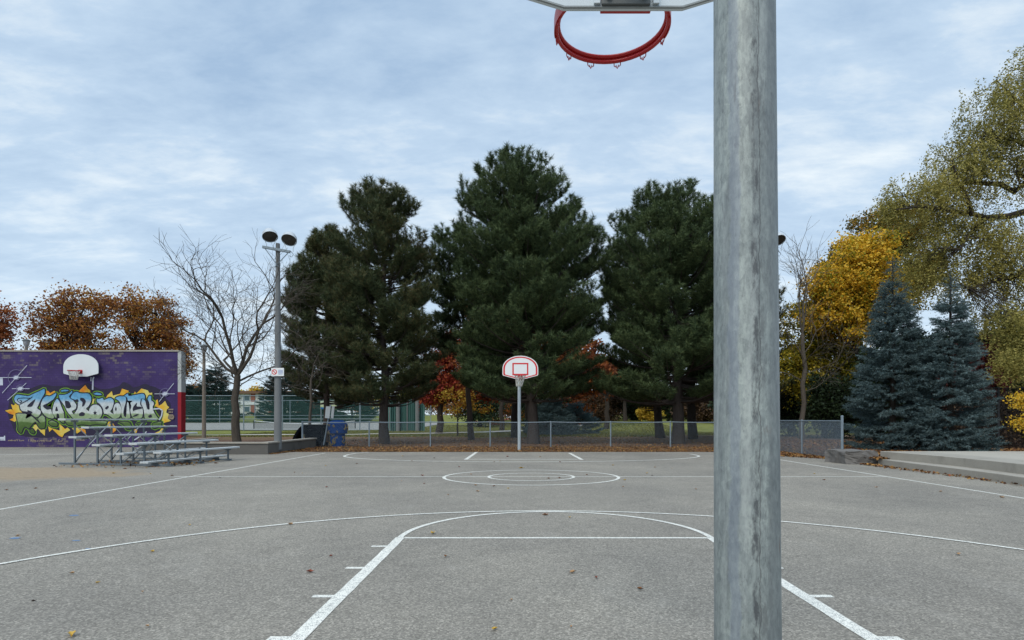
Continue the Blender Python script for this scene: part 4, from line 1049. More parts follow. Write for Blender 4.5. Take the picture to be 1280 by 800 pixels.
def limb(mb, a, b, r0, r1, rg, bend=.15, n=5, sides=5, sag=0.0):
    a, b = np.array(a, float), np.array(b, float); L = np.linalg.norm(b - a); off = rg.normal(size=3) * bend * L
    off[2] += sag * L
    t = np.linspace(0, 1, n); pts = a + (b - a) * t[:, None] + off * (t * (1 - t) * 2)[:, None] + rg.normal(size=(n, 3)) * .02 * L * (t * (1 - t) * 4)[:, None]
    mb.tube([Vector(p) for p in pts], list(np.linspace(r0, r1, n)), sides, False); return pts
def tree_root(name, label, base, cat="tree", group=None): return thing(name, label, cat, base, group)

PINE_M = leafmat("pine_needles", [(.026, .045, .021), (.052, .084, .034), (.085, .125, .05), (.12, .158, .062)], .7, .12)
PINE_B = leafmat("pine_needles_browned", [(.03, .044, .02), (.056, .08, .033), (.085, .112, .047), (.14, .115, .048)], .7, .12)
def pine(label, base, H, out, zb, seed, mat, tr, lean=(0, 0), step=.52, per=6, group="tall pines behind the far fence", ndl=46, name="pine_tree"):
    """out: (height, left reach, right reach)"""
    rg = np.random.default_rng(seed); base = np.array(base, float); root = tree_root(name, label, base, "tree", group)
    tm = [brush(ndl, .20, .19, .020, rg, 1.15) for _ in range(6)]
    oz = [out[0][0] + (o[0] - out[0][0]) * (H - out[0][0]) / (out[-1][0] - out[0][0]) for o in out]; oL = [o[1] for o in out]; oR = [o[2] for o in out]
    ax = lambda z: base + np.array([lean[0] * z / H, lean[1] * z / H, z])
    tk = MB(); zs = np.linspace(-.15, H * .97, 14)
    tk.tube([Vector(ax(z)) + Vector((rg.normal() * .03, rg.normal() * .03, 0)) for z in zs], [max(.03, tr * (1 - .93 * max(0, z) / H) * (1.25 if z < .2 else 1)) for z in zs], 10)
    TP, TD, TS = [], [], []; z = zb
    while z < H * .985:
        hf = (z - zb) / (H - zb)
        for j in range(per):
            az = rg.random() * 6.283; wR = (math.cos(az) + 1) / 2
            zz = z + rg.uniform(-.2, .2); r_ = np.interp(zz, oz, oL) * (1 - wR) + np.interp(zz, oz, oR) * wR
            L = max(.3, r_ * rg.uniform(.80, 1.08)); o2 = np.array([math.cos(az), math.sin(az), 0]); sd_ = np.array([-o2[1], o2[0], 0])
            e0 = -.20 + .48 * hf ** 1.2 + rg.uniform(-.1, .1); cu = .36
            n = 6; t = np.linspace(0, 1, n)
            rise = L * (e0 * t + cu * t * t); a0 = ax(max(min(zz, zb * .8), zz - rise[-1] * .95 - .22))
            bend = rg.uniform(-.15, .15) * L
            pts = a0 + o2 * (L * t)[:, None] + sd_ * (bend * t * t)[:, None] + np.array([0, 0, 1.]) * rise[:, None]
            tk.tube([Vector(p) for p in pts], list(np.linspace(.016 + .016 * L, .008, n)), 4, False)
            m_ = int(2 + L * 2.7)
            for u in np.linspace(.34 if hf < .7 else .15, 1.0, m_):
                p = np.array([np.interp(u, t, pts[:, k]) for k in range(3)])
                sl = (.18 + .26 * L * (1 - .7 * u)) * min(1, 1.6 * u)
                for s_ in ((-1, 1) if u < .93 else (-1, 0, 1)):
                    dl = sl * rg.uniform(.5, 1.15) if s_ else .22
                    if u < .6 and rg.random() < .15: continue
                    e1 = p + s_ * sd_ * dl + o2 * dl * (.6 if s_ else 1) + np.array([0, 0, .10 + .25 * dl + rg.uniform(-.06, .10)])
                    d1 = e1 - p; k_ = 2 if dl < .35 else 3
                    for f in np.linspace(1.0, .5, k_):
                        TP.append(p + d1 * f + np.array([0, 0, .12 * f * f])); TD.append(d1 / (np.linalg.norm(d1) + 1e-6) * .7 + np.array([0, 0, .75])); TS.append(rg.uniform(.8, 1.25) * (1.0 if f > .9 else .85))
                    if hf > .15 and rg.random() < .55:
                        TP.append(e1 + np.array([0, 0, .26])); TD.append(np.array([0, 0, 1.]) + o2 * .15); TS.append(rg.uniform(.7, 1.0))
        z += step * rg.uniform(.75, 1.25) * (1 - .25 * hf)
    for k in range(9):
        TP.append(ax(H * (.93 + .065 * rg.random()))); TD.append(np.array([rg.normal() * .5, rg.normal() * .5, 1])); TS.append(1.15)
    tk.build("trunk", MA["bark_pine"], root, True)
    cr = MB().soup(place(tm, TP, TD, TS, rg), 3); cr.build("crown", mat, root)
    return root
def pz(py, Y): return CH + (HY - py) / F * Y
def pw(dp, Y): return dp / F * Y
def onl(rows, Y, cx):
    """outline rows (py, left px, right px) into (height, left, right)"""
    r_ = sorted([(pz(py, Y), pw(cx - l_, Y), pw(r2 - cx, Y)) for py, l_, r2 in rows]); return r_
def gp(px, Y, dz=0): x = (px - HX) / F * Y; return (x, Y, gzf(x, Y) + dz)

Y = 30.5
pine("tall pine left of the far hoop with brownish needles beside the blue bin", gp(481, Y), pz(229, Y), onl([(217, 474, 484), (245, 440, 510), (265, 432, 524), (300, 424, 532), (345, 418, 540), (390, 412, 545), (430, 412, 548), (470, 410, 552), (500, 414, 545)], Y, 481), 2.6, 11, PINE_B, .27, (-.1, 0), step=.46, per=7)
Y = 33.0
pine("leaning pine with low sweeping boughs between the floodlight pole and a taller pine", gp(407, Y), pz(286, Y), onl([(286, 399, 407), (300, 394, 414), (325, 380, 436), (350, 366, 445), (390, 362, 452), (430, 357, 455), (470, 362, 460), (500, 374, 462)], Y, 407), 2.5, 12, PINE_B, .2, (.2, 0), step=.46, per=7)
Y = 30.8
pine("tallest pine, its broad crown rising straight behind the far hoop", gp(667, Y), pz(202, Y), onl([(186, 638, 660), (200, 606, 690), (222, 592, 706), (262, 583, 722), (300, 578, 744), (350, 574, 753), (400, 572, 748), (440, 568, 746), (480, 572, 735), (505, 590, 722)], Y, 660), 2.9, 13, PINE_M, .31, (-.6, 0), step=.46, per=8)
Y = 36
pine("smaller pine squeezed between the two tallest pines", gp(590, Y), pz(284, Y), onl([(284, 554, 562), (300, 546, 585), (330, 540, 600), (380, 538, 610), (430, 534, 620), (480, 540, 622), (495, 560, 610)], Y, 572), 5.6, 14, PINE_M, .2, (-1.0, 0))
Y = 30.6
pine("big pine with a thick trunk just left of the close galvanised pole", gp(848, Y), pz(238, Y), onl([(222, 832, 852), (236, 802, 884), (260, 788, 905), (290, 770, 918), (330, 761, 925), (380, 764, 932), (430, 758, 938), (470, 752, 938), (505, 762, 925)], Y, 848), 2.8, 15, PINE_M, .33, (-.2, 0), step=.46, per=8)
Y = 40
pine("dark pine with a leaning trunk between the two biggest pines", gp(826, Y), pz(275, Y), onl([(275, 766, 776), (300, 756, 790), (340, 747, 800), (400, 744, 815), (450, 747, 830), (490, 750, 835), (510, 752, 820)], Y, 790), 2.4, 16, PINE_M, .3, (-2.2, 0), step=.6)
Y = 37
pine("pine behind the close pole, its right side showing beside the bare sapling", gp(905, Y), pz(300, Y), onl([(300, 915, 925), (340, 895, 955), (390, 885, 985), (440, 880, 996), (490, 878, 1000), (510, 890, 985)], Y, 925), 2.6, 17, PINE_B, .26, (1.0, 0), step=.6)

def spruce(label, base, H, rad, seed, mat, group, trunk=.12, droop=.25, step=.2, per=8, zb=.15, ndl=40, scale=1.0, sq=1.0):
    rg = np.random.default_rng(seed); base = np.array(base, float); root = tree_root("spruce_tree", label, base, "tree", group)
    tm = [brush(ndl, .26 * scale, .055 * scale, .014 * scale, rg, 1.0) for _ in range(6)]
    tk = MB(); tk.tube([Vector(base + np.array([0, 0, z])) for z in np.linspace(-.1, H * .98, 8)], list(np.linspace(trunk, .015, 8)), 8)
    TP, TD, TS = [], [], []; z = zb
    while z < H * .99:
        hf = z / H
        for j in range(per if hf < .85 else 4):
            az = rg.random() * 6.283; o2 = np.array([math.cos(az), math.sin(az), 0]); sd_ = np.array([-o2[1], o2[0], 0])
            L = max(.06, rad * (1.03 - hf) ** (.82 + .25 * hf) * rg.uniform(.78, 1.12) * (.82 if hf < .06 else 1)) * sq
            zz = z + rg.uniform(-.1, .1); n = 5; t = np.linspace(0, 1, n)
            e = .25 * hf - droop * (1 - hf)
            pts = base + np.array([0, 0, zz]) + o2 * (L * t)[:, None] + np.array([0, 0, 1]) * (L * (e * t + .22 * t ** 3))[:, None]
            tk.tube([Vector(p) for p in pts], list(np.linspace(.012 + .008 * L, .004, n)), 3, False)
            m_ = int((3 + L * 8) / scale) if L > .22 else 2; ts = .45 + .55 * min(1, L / .5)
            for u in np.linspace(.25, 1.0, m_):
                p = np.array([np.interp(u, t, pts[:, k]) for k in range(3)]); wdt = (.08 + .34 * L * (1 - u)) * min(1, 2 * u)
                for s_ in (-1, 1):
                    dl = wdt * rg.uniform(.2, 1.0)
                    TP.append(p + s_ * sd_ * dl + o2 * dl * .4 + np.array([0, 0, -.15 * dl])); TD.append(o2 * .7 + s_ * sd_ * .7 + np.array([0, 0, rg.uniform(-.25, .2)])); TS.append(ts * rg.uniform(.75, 1.25))
                if rg.random() < .5: TP.append(p); TD.append(o2 + np.array([0, 0, .15])); TS.append(ts * rg.uniform(.8, 1.2))
        z += step * rg.uniform(.8, 1.2)
    for q_ in (.5, .32, .15): TP.append(base + np.array([0, 0, H - q_ * scale])); TD.append(np.array([0, 0, 1.])); TS.append(.9)
    tk.build("trunk", MA["bark_dark"], root, True); MB().soup(place(tm, TP, TD, TS, rg), 3).build("crown", mat, root); return root
SPR = leafmat("blue_spruce_needles", [(.03, .056, .060), (.064, .106, .112), (.11, .165, .170), (.165, .225, .225)], 1.4, .1)
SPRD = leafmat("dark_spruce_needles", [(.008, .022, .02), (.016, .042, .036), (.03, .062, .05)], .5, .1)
gB = "blue spruces behind the concrete terrace"
spruce("taller blue spruce behind the concrete terrace, next to the fence end", gp(1116, 20.3), pz(333, 20.3), 1.5, 21, SPR, gB, per=9, step=.21)
spruce("shorter blue spruce behind the concrete terrace, beside the black fence", gp(1188, 18.9), pz(352, 18.9), 1.28, 22, SPR, gB, per=9, step=.21)
gS = "dark spruces beyond the tennis court"
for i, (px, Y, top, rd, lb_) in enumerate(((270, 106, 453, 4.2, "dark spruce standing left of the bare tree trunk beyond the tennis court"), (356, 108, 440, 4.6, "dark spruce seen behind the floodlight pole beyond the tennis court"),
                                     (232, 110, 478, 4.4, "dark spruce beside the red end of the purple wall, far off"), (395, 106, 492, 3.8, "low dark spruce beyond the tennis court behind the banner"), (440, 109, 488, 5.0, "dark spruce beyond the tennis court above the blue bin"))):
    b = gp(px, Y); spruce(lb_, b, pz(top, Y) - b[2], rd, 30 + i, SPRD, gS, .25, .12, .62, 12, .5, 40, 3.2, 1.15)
Y = 48
for i, (px, top, rd, lb_) in enumerate(((690, 500, 2.6, "low bluish spruce on the lawn right of the central pine trunk"), (720, 503, 2.3, "smaller bluish spruce at the edge of the leafy slope"))):
    b = gp(px, Y + i * 2); spruce(lb_, b, pz(top, Y) - b[2] + .2, rd, 40 + i, leafmat("shaded_spruce_%d" % i, [(.06, .11, .12), (.11, .175, .185), (.17, .25, .25)], 1, .1), "low spruces beyond the pines", .1, .15, .25, 10, .1, 30, 1.6)

def broadleaf(name, label, base, fork, tr, lobes, mat, leaf, per, cr, seed, group=None, barkm="bark_dark", asp=.7, droop=0.0, up=.3, cat="tree", lean=0, shell=.45, twig=True):
    """lobes: (centre, radii, clump count); leaves hang in clumps on twigs that grow from limbs"""
    rg = np.random.default_rng(seed); base = np.array(base, float); root = tree_root(name, label, base, cat, group)
    tk = MB(); fork = np.array(fork, float)
    limb(tk, base - np.array([0, 0, .15]), fork, tr * 1.15, tr * .75, rg, .03, 6, 9)
    P_ = []
    for c, r_, n in lobes:
        c = np.array(c, float); r_ = np.array(r_, float); n = int(n)
        lp = limb(tk, fork, c, tr * .5, tr * .16, rg, .12, 6, 6, .1)
        d = rg.normal(size=(n, 3)); d /= np.linalg.norm(d, axis=1, keepdims=True); k = (shell + (1 - shell) * rg.random(n) ** .6)[:, None]
        cc_ = c + d * r_ * k * (1 + .13 * rg.normal(size=(n, 1)))
        if twig:
            for i in range(n):
                s_ = lp[rg.integers(2, 6)]; limb(tk, s_, cc_[i], tr * .1, .008, rg, .14, 4, 3, .06)
        m_ = np.maximum(6, (per * (.5 + rg.random(n))).astype(int)); ids = np.repeat(np.arange(n), m_)
        o_ = rg.normal(size=(len(ids), 3)) * (cr * (.3 + .4 * rg.random(n)))[ids][:, None]; o_[:, 2] *= .65
        pts = cc_[ids] + o_
        if droop: pts[:, 2] -= droop * rg.random(len(ids)) ** 1.3 * np.repeat(.4 + rg.random(n), m_)
        P_.append(pts)
    P_ = np.concatenate(P_); P_[:, 2] = np.maximum(P_[:, 2], base[2] + .05)
    tk.build("trunk", MA[barkm], root, True); MB().soup(leafquads(P_, leaf, rg, asp, up), 4).build("crown", mat, root); return root
def lob(px, py, Y, rx, ry, n, rd=None):
    c = P(px, py, Y); return ((c.x, c.y, c.z), (pw(rx, Y), pw(rd if rd else (rx + ry) / 2, Y), pw(ry, Y)), n)
RUST = leafmat("rust_leaves", [(.12, .052, .026), (.25, .095, .032), (.37, .15, .038), (.46, .26, .05)], .45, .3)
RUSTD = leafmat("dark_rust_leaves", [(.13, .042, .022), (.27, .082, .028), (.42, .14, .036)], .6, .3)
GOLD = leafmat("golden_leaves", [(.20, .22, .022), (.58, .38, .022), (.76, .42, .028), (.74, .54, .08)], .6, .32)
YGRN = leafmat("yellow_green_leaves", [(.09, .11, .018), (.25, .24, .026), (.50, .40, .03), (.62, .47, .06)], .45, .3)
TOPG = leafmat("turning_leaves", [(.05, .065, .014), (.11, .11, .02), (.30, .17, .02), (.42, .24, .03)], .55, .3)
WILL = leafmat("olive_willow_leaves", [(.14, .14, .04), (.25, .23, .06), (.35, .31, .085), (.44, .375, .11)], .4, .32)
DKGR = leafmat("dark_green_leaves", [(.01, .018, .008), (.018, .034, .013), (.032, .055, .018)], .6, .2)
REDM = leafmat("red_leaves", [(.15, .018, .02), (.30, .04, .028), (.42, .11, .03)], .8, .3)
MARO = leafmat("maroon_leaves", [(.05, .012, .012), (.10, .02, .018), (.15, .03, .022)], .8, .25)
YEL = leafmat("yellow_leaves", [(.30, .17, .015), (.46, .31, .03), (.55, .42, .06)], 1.0, .3)
YELM = leafmat("mixed_yellow_leaves", [(.30, .09, .02), (.42, .24, .025), (.50, .37, .05)], 2.2, .3)
BRNS = leafmat("dead_brown_leaves", [(.04, .025, .017), (.075, .045, .027), (.13, .078, .036)], .8, .2)

gR = "rusty oaks behind the purple wall"
Y = 42
broadleaf("oak_tree", "rust orange oak rising behind the hoop on the purple wall", gp(105, Y), P(105, 470, Y), .32, [lob(75, 400, Y, 32, 32, 37), lob(105, 385, Y, 28, 24, 29), lob(60, 425, Y, 22, 22, 21), lob(110, 425, Y, 34, 26, 37), lob(80, 470, Y, 36, 26, 29)], RUST, .17, 85, .72, 51, gR, shell=.3)
broadleaf("oak_tree", "rust brown oak above the right end of the purple wall", gp(185, Y + 2), P(185, 470, Y + 2), .32, [lob(160, 388, Y, 28, 26, 29), lob(195, 392, Y, 26, 26, 29), lob(215, 420, Y, 26, 26, 33), lob(170, 425, Y, 34, 28, 37), lob(222, 458, Y, 20, 26, 25), lob(185, 465, Y, 34, 30, 29)], RUST, .17, 85, .72, 52, gR, shell=.3)
broadleaf("oak_tree", "dark rust oak cut off by the left edge above the purple wall", gp(-25, Y), P(-25, 470, Y), .3, [lob(-12, 402, Y, 26, 24, 33), lob(-30, 390, Y, 30, 28, 25), lob(-6, 432, Y, 24, 20, 29)], RUSTD, .17, 85, .72, 53, gR, shell=.3)
# rust coloured trees behind the pines
Y = 47
broadleaf("oak_tree", "rust red oak glowing between the pine trunks right of the far hoop", gp(645, Y), P(648, 490, Y), .38, [lob(700, 450, Y, 42, 34, 120), lob(738, 465, Y, 30, 36, 100), lob(640, 440, Y, 34, 50, 90), lob(600, 455, Y, 36, 40, 90), lob(680, 395, Y, 44, 40, 80), lob(610, 395, Y, 34, 30, 50)], RUSTD, .26, 55, .9, 54, None, shell=.2)
Y = 51
broadleaf("maple_tree", "small red maple on the lawn between the batting cage and far hoop", gp(548, Y), P(551, 505, Y), .3, [lob(550, 468, Y, 22, 30, 70), lob(541, 492, Y, 18, 12, 44), lob(580, 482, Y, 26, 16, 80), lob(606, 490, Y, 18, 10, 50), lob(565, 440, Y, 22, 24, 50), lob(620, 470, Y, 18, 14, 40)], REDM, .2, 80, .7, 55, None)
Y = 44
broadleaf("young_tree", "young yellow leaved tree just right of the red maple", gp(572, Y), P(572, 522, Y), .07, [lob(560, 495, Y, 10, 6, 9), lob(582, 506, Y, 14, 7, 14), lob(572, 514, Y, 10, 3, 6), lob(606, 512, Y, 9, 3, 6), lob(586, 494, Y, 12, 6, 5)], YELM, .15, 40, .5, 56, None)
# trees of the right side
Y = 33
broadleaf("maple_tree", "golden maple glowing behind the bare sapling on the right", gp(1075, Y), P(1078, 455, Y), .26, [lob(1085, 318, Y, 36, 30, 60), lob(1050, 350, Y, 34, 34, 65), lob(1095, 365, Y, 34, 40, 60), lob(1030, 385, Y, 26, 30, 45), lob(1065, 410, Y, 34, 26, 45)], GOLD, .14, 150, .55, 61, "turning trees on the right", shell=.35)
Y = 38
broadleaf("maple_tree", "half green maple whose dome tops the golden maple", gp(1110, Y), P(1110, 430, Y), .34, [lob(1112, 290, Y, 48, 30, 65), lob(1070, 325, Y, 34, 34, 50), lob(1140, 330, Y, 40, 40, 60), lob(1040, 350, Y, 28, 30, 35), lob(1100, 370, Y, 50, 34, 45)], TOPG, .14, 150, .55, 62, "turning trees on the right", shell=.4)
Y = 35
broadleaf("ash_tree", "yellow green tree filling the gap behind the short chain link fence", gp(1030, Y), P(1030, 470, Y), .16, [lob(1005, 415, Y, 26, 40, 45), lob(1035, 440, Y, 32, 34, 55), lob(1000, 465, Y, 26, 34, 40), lob(1060, 460, Y, 30, 34, 45)], YGRN, .14, 150, .55, 63, "turning trees on the right", shell=.25)
def shrub(label, px0, px1, pyt, Y, n, mat, leaf, seed, name="shrub", per=60, deep=1.6, group="dark undergrowth on the right"):
    c = gp((px0 + px1) / 2, Y); H = pz(pyt, Y) - c[2]; rx = pw((px1 - px0) / 2, Y)
    lobes = [((c[0] + rx * u, Y + v_, c[2] + H * h), (rx * .42, deep * .6, H * .36), n // 5) for u, v_, h in ((-.6, 0, .45), (-.15, .3, .62), (.3, -.2, .5), (.65, .1, .55), (0, -.4, .3))]
    return broadleaf(name, label, c, (c[0], Y, c[2] + H * .3), .07, lobes, mat, leaf, per, .6, seed, group, shell=.15, cat="shrub")
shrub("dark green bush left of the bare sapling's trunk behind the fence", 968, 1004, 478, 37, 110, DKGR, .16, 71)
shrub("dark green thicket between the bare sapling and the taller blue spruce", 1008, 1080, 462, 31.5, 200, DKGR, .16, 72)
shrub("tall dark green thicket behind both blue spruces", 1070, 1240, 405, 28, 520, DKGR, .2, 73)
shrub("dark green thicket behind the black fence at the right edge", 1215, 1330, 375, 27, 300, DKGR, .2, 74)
shrub("dark red bush showing right of the shorter blue spruce", 1192, 1238, 408, 24.5, 90, MARO, .15, 75)
shrub("brown dead bramble behind the black fence by its post", 1200, 1262, 496, 22.4, 190, BRNS, .10, 76, "bramble", 70, 1.2)
shrub("brown dead bramble behind the black fence at the right edge", 1252, 1340, 491, 22.4, 230, BRNS, .10, 77, "bramble", 70, 1.2)
Y = 16.6
broadleaf("young_tree", "spray of orange yellow leaves at the right edge before the black fence", (P(1300, 0, 16.9).x, 17.15, .3), P(1303, 530, 17.1), .04, [lob(1286, 503, Y, 16, 13, 24), lob(1286, 530, Y, 13, 9, 14)], GOLD, .055, 44, .22, 78, None)

# willow-like tree whose limbs reach in from the right
def willow():
    rg = np.random.default_rng(81); Y0 = 23.0; base = np.array(gp(1345, Y0)); root = tree_root("willow_tree", "large olive leaved tree reaching in from the right edge with a dark limb", base)
    tk = MB(); q = lambda px, py, Y=Y0: np.array(P(px, py, Y))
    tk.tube([Vector(p) for p in (base - np.array([0, 0, .1]), q(1342, 400), q(1335, 300), q(1322, 200), q(1312, 120))], [.42, .36, .28, .2, .1], 9)
    limbs = [[(1338, 285), (1290, 262), (1262, 270), (1232, 272), (1216, 268), (1208, 246), (1196, 222), (1190, 200)], [(1236, 272), (1222, 279), (1210, 295), (1200, 312), (1175, 310)],
             [(1330, 250), (1285, 225), (1268, 240), (1250, 230), (1205, 228), (1170, 235), (1130, 245)], [(1320, 190), (1295, 150), (1270, 125), (1245, 100)], [(1312, 130), (1300, 95), (1290, 70)],
             [(1330, 250), (1300, 190), (1268, 175), (1235, 170)], [(1340, 360), (1290, 340), (1250, 350), (1210, 360)], [(1216, 268), (1180, 262), (1150, 258), (1120, 262)], [(1285, 225), (1272, 215), (1276, 235)]]
    nodes = []
    for L in limbs:
        dz = rg.uniform(-1.5, 1.0); pts = [q(x, y, Y0 + dz * i / len(L)) for i, (x, y) in enumerate(L)]
        r0 = .17 if L[0][0] > 1325 else .09
        tk.tube([Vector(p) for p in pts], list(np.linspace(r0, .022, len(L))), 7, False)
        for a, b in zip(pts[:-1], pts[1:]): nodes += [a + (b - a) * t for t in (.2, .6, 1.0)]
    nodes = np.array(nodes)
    lobes = [(1205, 215, 46, 46, 190, 0), (1150, 245, 46, 30, 150, 0), (1250, 140, 44, 46, 190, 0), (1285, 95, 34, 40, 120, 0), (1225, 185, 52, 36, 140, .8), (1285, 200, 36, 46, 120, -.5), (1170, 315, 40, 34, 120, .3), (1215, 340, 46, 40, 150, .5),
             (1265, 320, 36, 50, 130, 0), (1150, 345, 34, 30, 70, .6), (1268, 405, 20, 26, 90, -2.2), (1282, 435, 20, 30, 120, -2.6), (1262, 450, 14, 14, 36, -3.0), (1185, 275, 44, 22, 90, .2), (1240, 290, 40, 26, 100, -.3), (1290, 370, 26, 34, 80, -.6), (1120, 258, 22, 14, 40, 0), (1235, 395, 24, 24, 40, 1)]
    P_ = []
    for cx, cy, rx, ry, n, dY in lobes:
        n = int(n * .85); c = q(cx, cy, Y0 + dY); d = rg.normal(size=(n, 3)); d /= np.linalg.norm(d, axis=1, keepdims=True); k = (rg.random(n) ** .45)[:, None]
        cl_ = c + d * k * np.array([pw(rx, Y0), pw((rx + ry) / 2, Y0), pw(ry, Y0)])
        for p in cl_:
            if rg.random() < .33:
                s_ = nodes[np.argmin(np.linalg.norm(nodes - p, axis=1) + rg.random(len(nodes)) * .5)]
                if np.linalg.norm(s_ - p) < 3.2: limb(tk, s_, p, .014, .004, rg, .15, 4, 3, .12)
            # hanging strands of small leaves
            for _ in range(4):
                ln = rg.uniform(.3, 1.05); m_ = int(ln * 22); t = np.linspace(0, 1, m_)
                hd = np.array([rg.normal() * .3, rg.normal() * .3, -1.0 + rg.random() * .55]); s0 = p + rg.normal(size=3) * .16
                P_.append(s0 + hd * (ln * t)[:, None] + rg.normal(size=(m_, 3)) * .045)
    P_ = np.concatenate(P_)
    tk.build("trunk", MA["bark_dark"], root, True); MB().soup(leafquads(P_, .088, rg, .5, -.2), 4).build("crown", WILL, root)
willow()

def bare(label, base, mat, seeds, limbs, tr, th, seed, lens=1.0, depth=5, name="bare_tree", lean=0.0, up=.12, minr=.006):
    rg = np.random.default_rng(seed); base = np.array(base, float); root = tree_root(name, label, base)
    tk = MB(); fk = base + np.array([lean, 0, th])
    tr_ = limb(tk, base - np.array([0, 0, .1]), fk, tr * 1.2, tr * .8, rg, .02, 7, 10)
    tw = tk
    def go(p, d, L, r_, dep):
        n = 4 if dep > 1 else 3; pts = [p]; dd = d.copy()
        for i in range(n):
            dd = dd + rg.normal(size=3) * .17 + np.array([0, 0, up * (.6 if dep > 2 else .3)]); dd /= np.linalg.norm(dd); pts.append(pts[-1] + dd * L / n)
        r1 = max(minr * .7, r_ * .62)
        (tk if dep >= depth - 1 else tw).tube([Vector(q) for q in pts], list(np.linspace(r_, r1, n + 1)), 6 if dep > 2 else 3, False)
        if dep <= 0: return
        for i in range(1, n + 1):
            k = 1 if i < n else 2
            if i < n and rg.random() < (.5 if i == 1 else .14): continue
            for _ in range(k):
                s_ = rg.normal(size=3); s_ -= s_.dot(dd) * dd; s_ /= np.linalg.norm(s_)
                nd = dd * (.85 if i == n else .6) + s_ * rg.uniform(.45, .8); nd[2] += .10; nd /= np.linalg.norm(nd)
                go(pts[i], nd, L * rg.uniform(.55, .78), max(minr, r1 * (.85 if i == n else .62)), dep - 1)
    for (f, dx, dy, dz, L, r_) in limbs:
        p = base + (fk - base) * f; d = np.array([dx, dy, dz]); go(p, d / np.linalg.norm(d), L * lens, r_, depth - 1)
    tk.build("trunk", MA[mat], root, True); return root
Y = 24.3
b = ((297 - HX) / F * Y, Y, .34)
bare("leafless tree with a spreading crown growing in the concrete planter", b, "bark_bare", 0,
     [(1, -.9, -.1, .6, 1.75, .07), (.97, -.55, .25, .8, 2.2, .07), (1, -.12, -.15, 1, 2.2, .085), (1, .32, .2, .95, 2.2, .085), (1, .8, -.15, .7, 2.0, .08), (.9, .85, .3, .42, 1.7, .045), (.93, -.9, .3, .4, 1.25, .04), (.8, .75, -.3, .25, 1.2, .026), (.85, -.95, -.2, .22, 1.2, .03)], .15, 2.85, 92, 1.13, 5, minr=.0055, up=.07)
Y = 29.5
bare("slender leafless sapling right of the close pole behind the fence", gp(1003, Y), "bark_grey", 0,
     [(1, 0, 0, 1, 2.6, .06), (1, .35, .2, 1, 2.3, .045), (1, -.35, -.1, 1, 2.2, .045), (.8, .6, .1, .7, 1.7, .03), (.8, -.6, .2, .65, 1.6, .03), (.62, .9, -.2, .35, 1.8, .026), (.55, -.7, .2, .4, 1.2, .025), (.45, .95, .2, .25, 1.7, .022), (.7, .2, -.9, .5, 1.4, .025)], .115, 5.4, 93, 1.0, 4, up=.2)
bare("small leafless tree with thin grey twigs in front of the leaning pine", gp(389, 29.5), "bark_grey", 0,
     [(1, -.5, -.3, .7, 1.5, .035), (1, .4, -.2, .9, 1.5, .035), (1, -.1, .2, 1, 1.6, .035), (.8, .8, -.2, .4, 1.3, .022), (.8, -.8, -.2, .35, 1.3, .022)], .07, 3.4, 94, 1.0, 4)
# dark trunks of further trees whose crowns merge with the pines
for i, (px, yb_, Yd, rr, ln, top, lb_) in enumerate(((644, 0, 41, .3, .0, 470, "dark trunked tree with flared roots just left of the far hoop pole"), (627, 0, 62, .26, .1, 470, "smaller dark tree on the lawn further back left of the far hoop"),
        (658, 0, 55, .2, 0, 470, "pale trunked tree half hidden by the central pine trunk"), (758, 0, 62, .26, 0, 470, "dark tree with a straight trunk in the middle of the right lawn"),
        (781, 0, 75, .28, 0, 480, "dark tree furthest back on the right lawn"), (867, 0, 36.5, .28, -.3, 430, "dark tree standing close behind the thick trunked pine"))):
    c0 = gp(px, Yd); ctr = P(px, top, Yd)
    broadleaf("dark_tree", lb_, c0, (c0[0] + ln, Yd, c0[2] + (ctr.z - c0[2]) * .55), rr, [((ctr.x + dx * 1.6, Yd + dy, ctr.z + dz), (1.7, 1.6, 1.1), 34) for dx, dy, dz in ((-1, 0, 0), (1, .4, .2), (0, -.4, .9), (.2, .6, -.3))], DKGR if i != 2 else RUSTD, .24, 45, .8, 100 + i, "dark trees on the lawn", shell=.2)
gK = "trees and bushes along the back of the park"
for i, (px, top, Yd, rx, mt, lb_) in enumerate(((612, 458, 92, 30, RUSTD, "rust brown tree at the park's back left of the hoop pole"), (676, 456, 84, 36, DKGR, "dark green tree at the back of the park behind the central pine"), (716, 452, 86, 30, RUSTD, "rust brown tree at the back of the park above the bluish spruces"),
        (752, 468, 78, 26, BRNS, "brown bush on the leafy slope at the back of the park"), (790, 474, 80, 26, DKGR, "dark green bush at the back of the park between the two straight dark trunks"), (812, 500, 74, 14, YEL, "small yellow bush at the back of the park"), (836, 470, 78, 28, DKGR, "dark green tree at the back of the park behind the leaning trunk"),
        (872, 486, 70, 26, BRNS, "brown leaved bush at the back of the park right of the thick pine trunk"), (905, 480, 68, 28, BRNS, "brown leaved bush hidden by the close pole"), (640, 468, 100, 22, RUST, "orange tree at the back of the park directly behind the hoop pole"))):
    c0 = gp(px, Yd); H = pz(top, Yd) - c0[2]; r2 = pw(rx, Yd)
    broadleaf("park_tree", lb_, c0, (c0[0], Yd, c0[2] + H * .3), .2, [((c0[0] + r2 * u, Yd + v_ * r2, c0[2] + H * h), (r2 * .5, r2 * .5, H * .3), 26) for u, v_, h in ((-.5, 0, .4), (.5, .2, .45), (0, -.2, .66), (.1, -.3, .25))], mt, .26, 80, r2 * .3, 160 + i, gK, shell=.15, twig=False)
gF = "distant autumn trees along the horizon"
fr_ = random.Random(6)
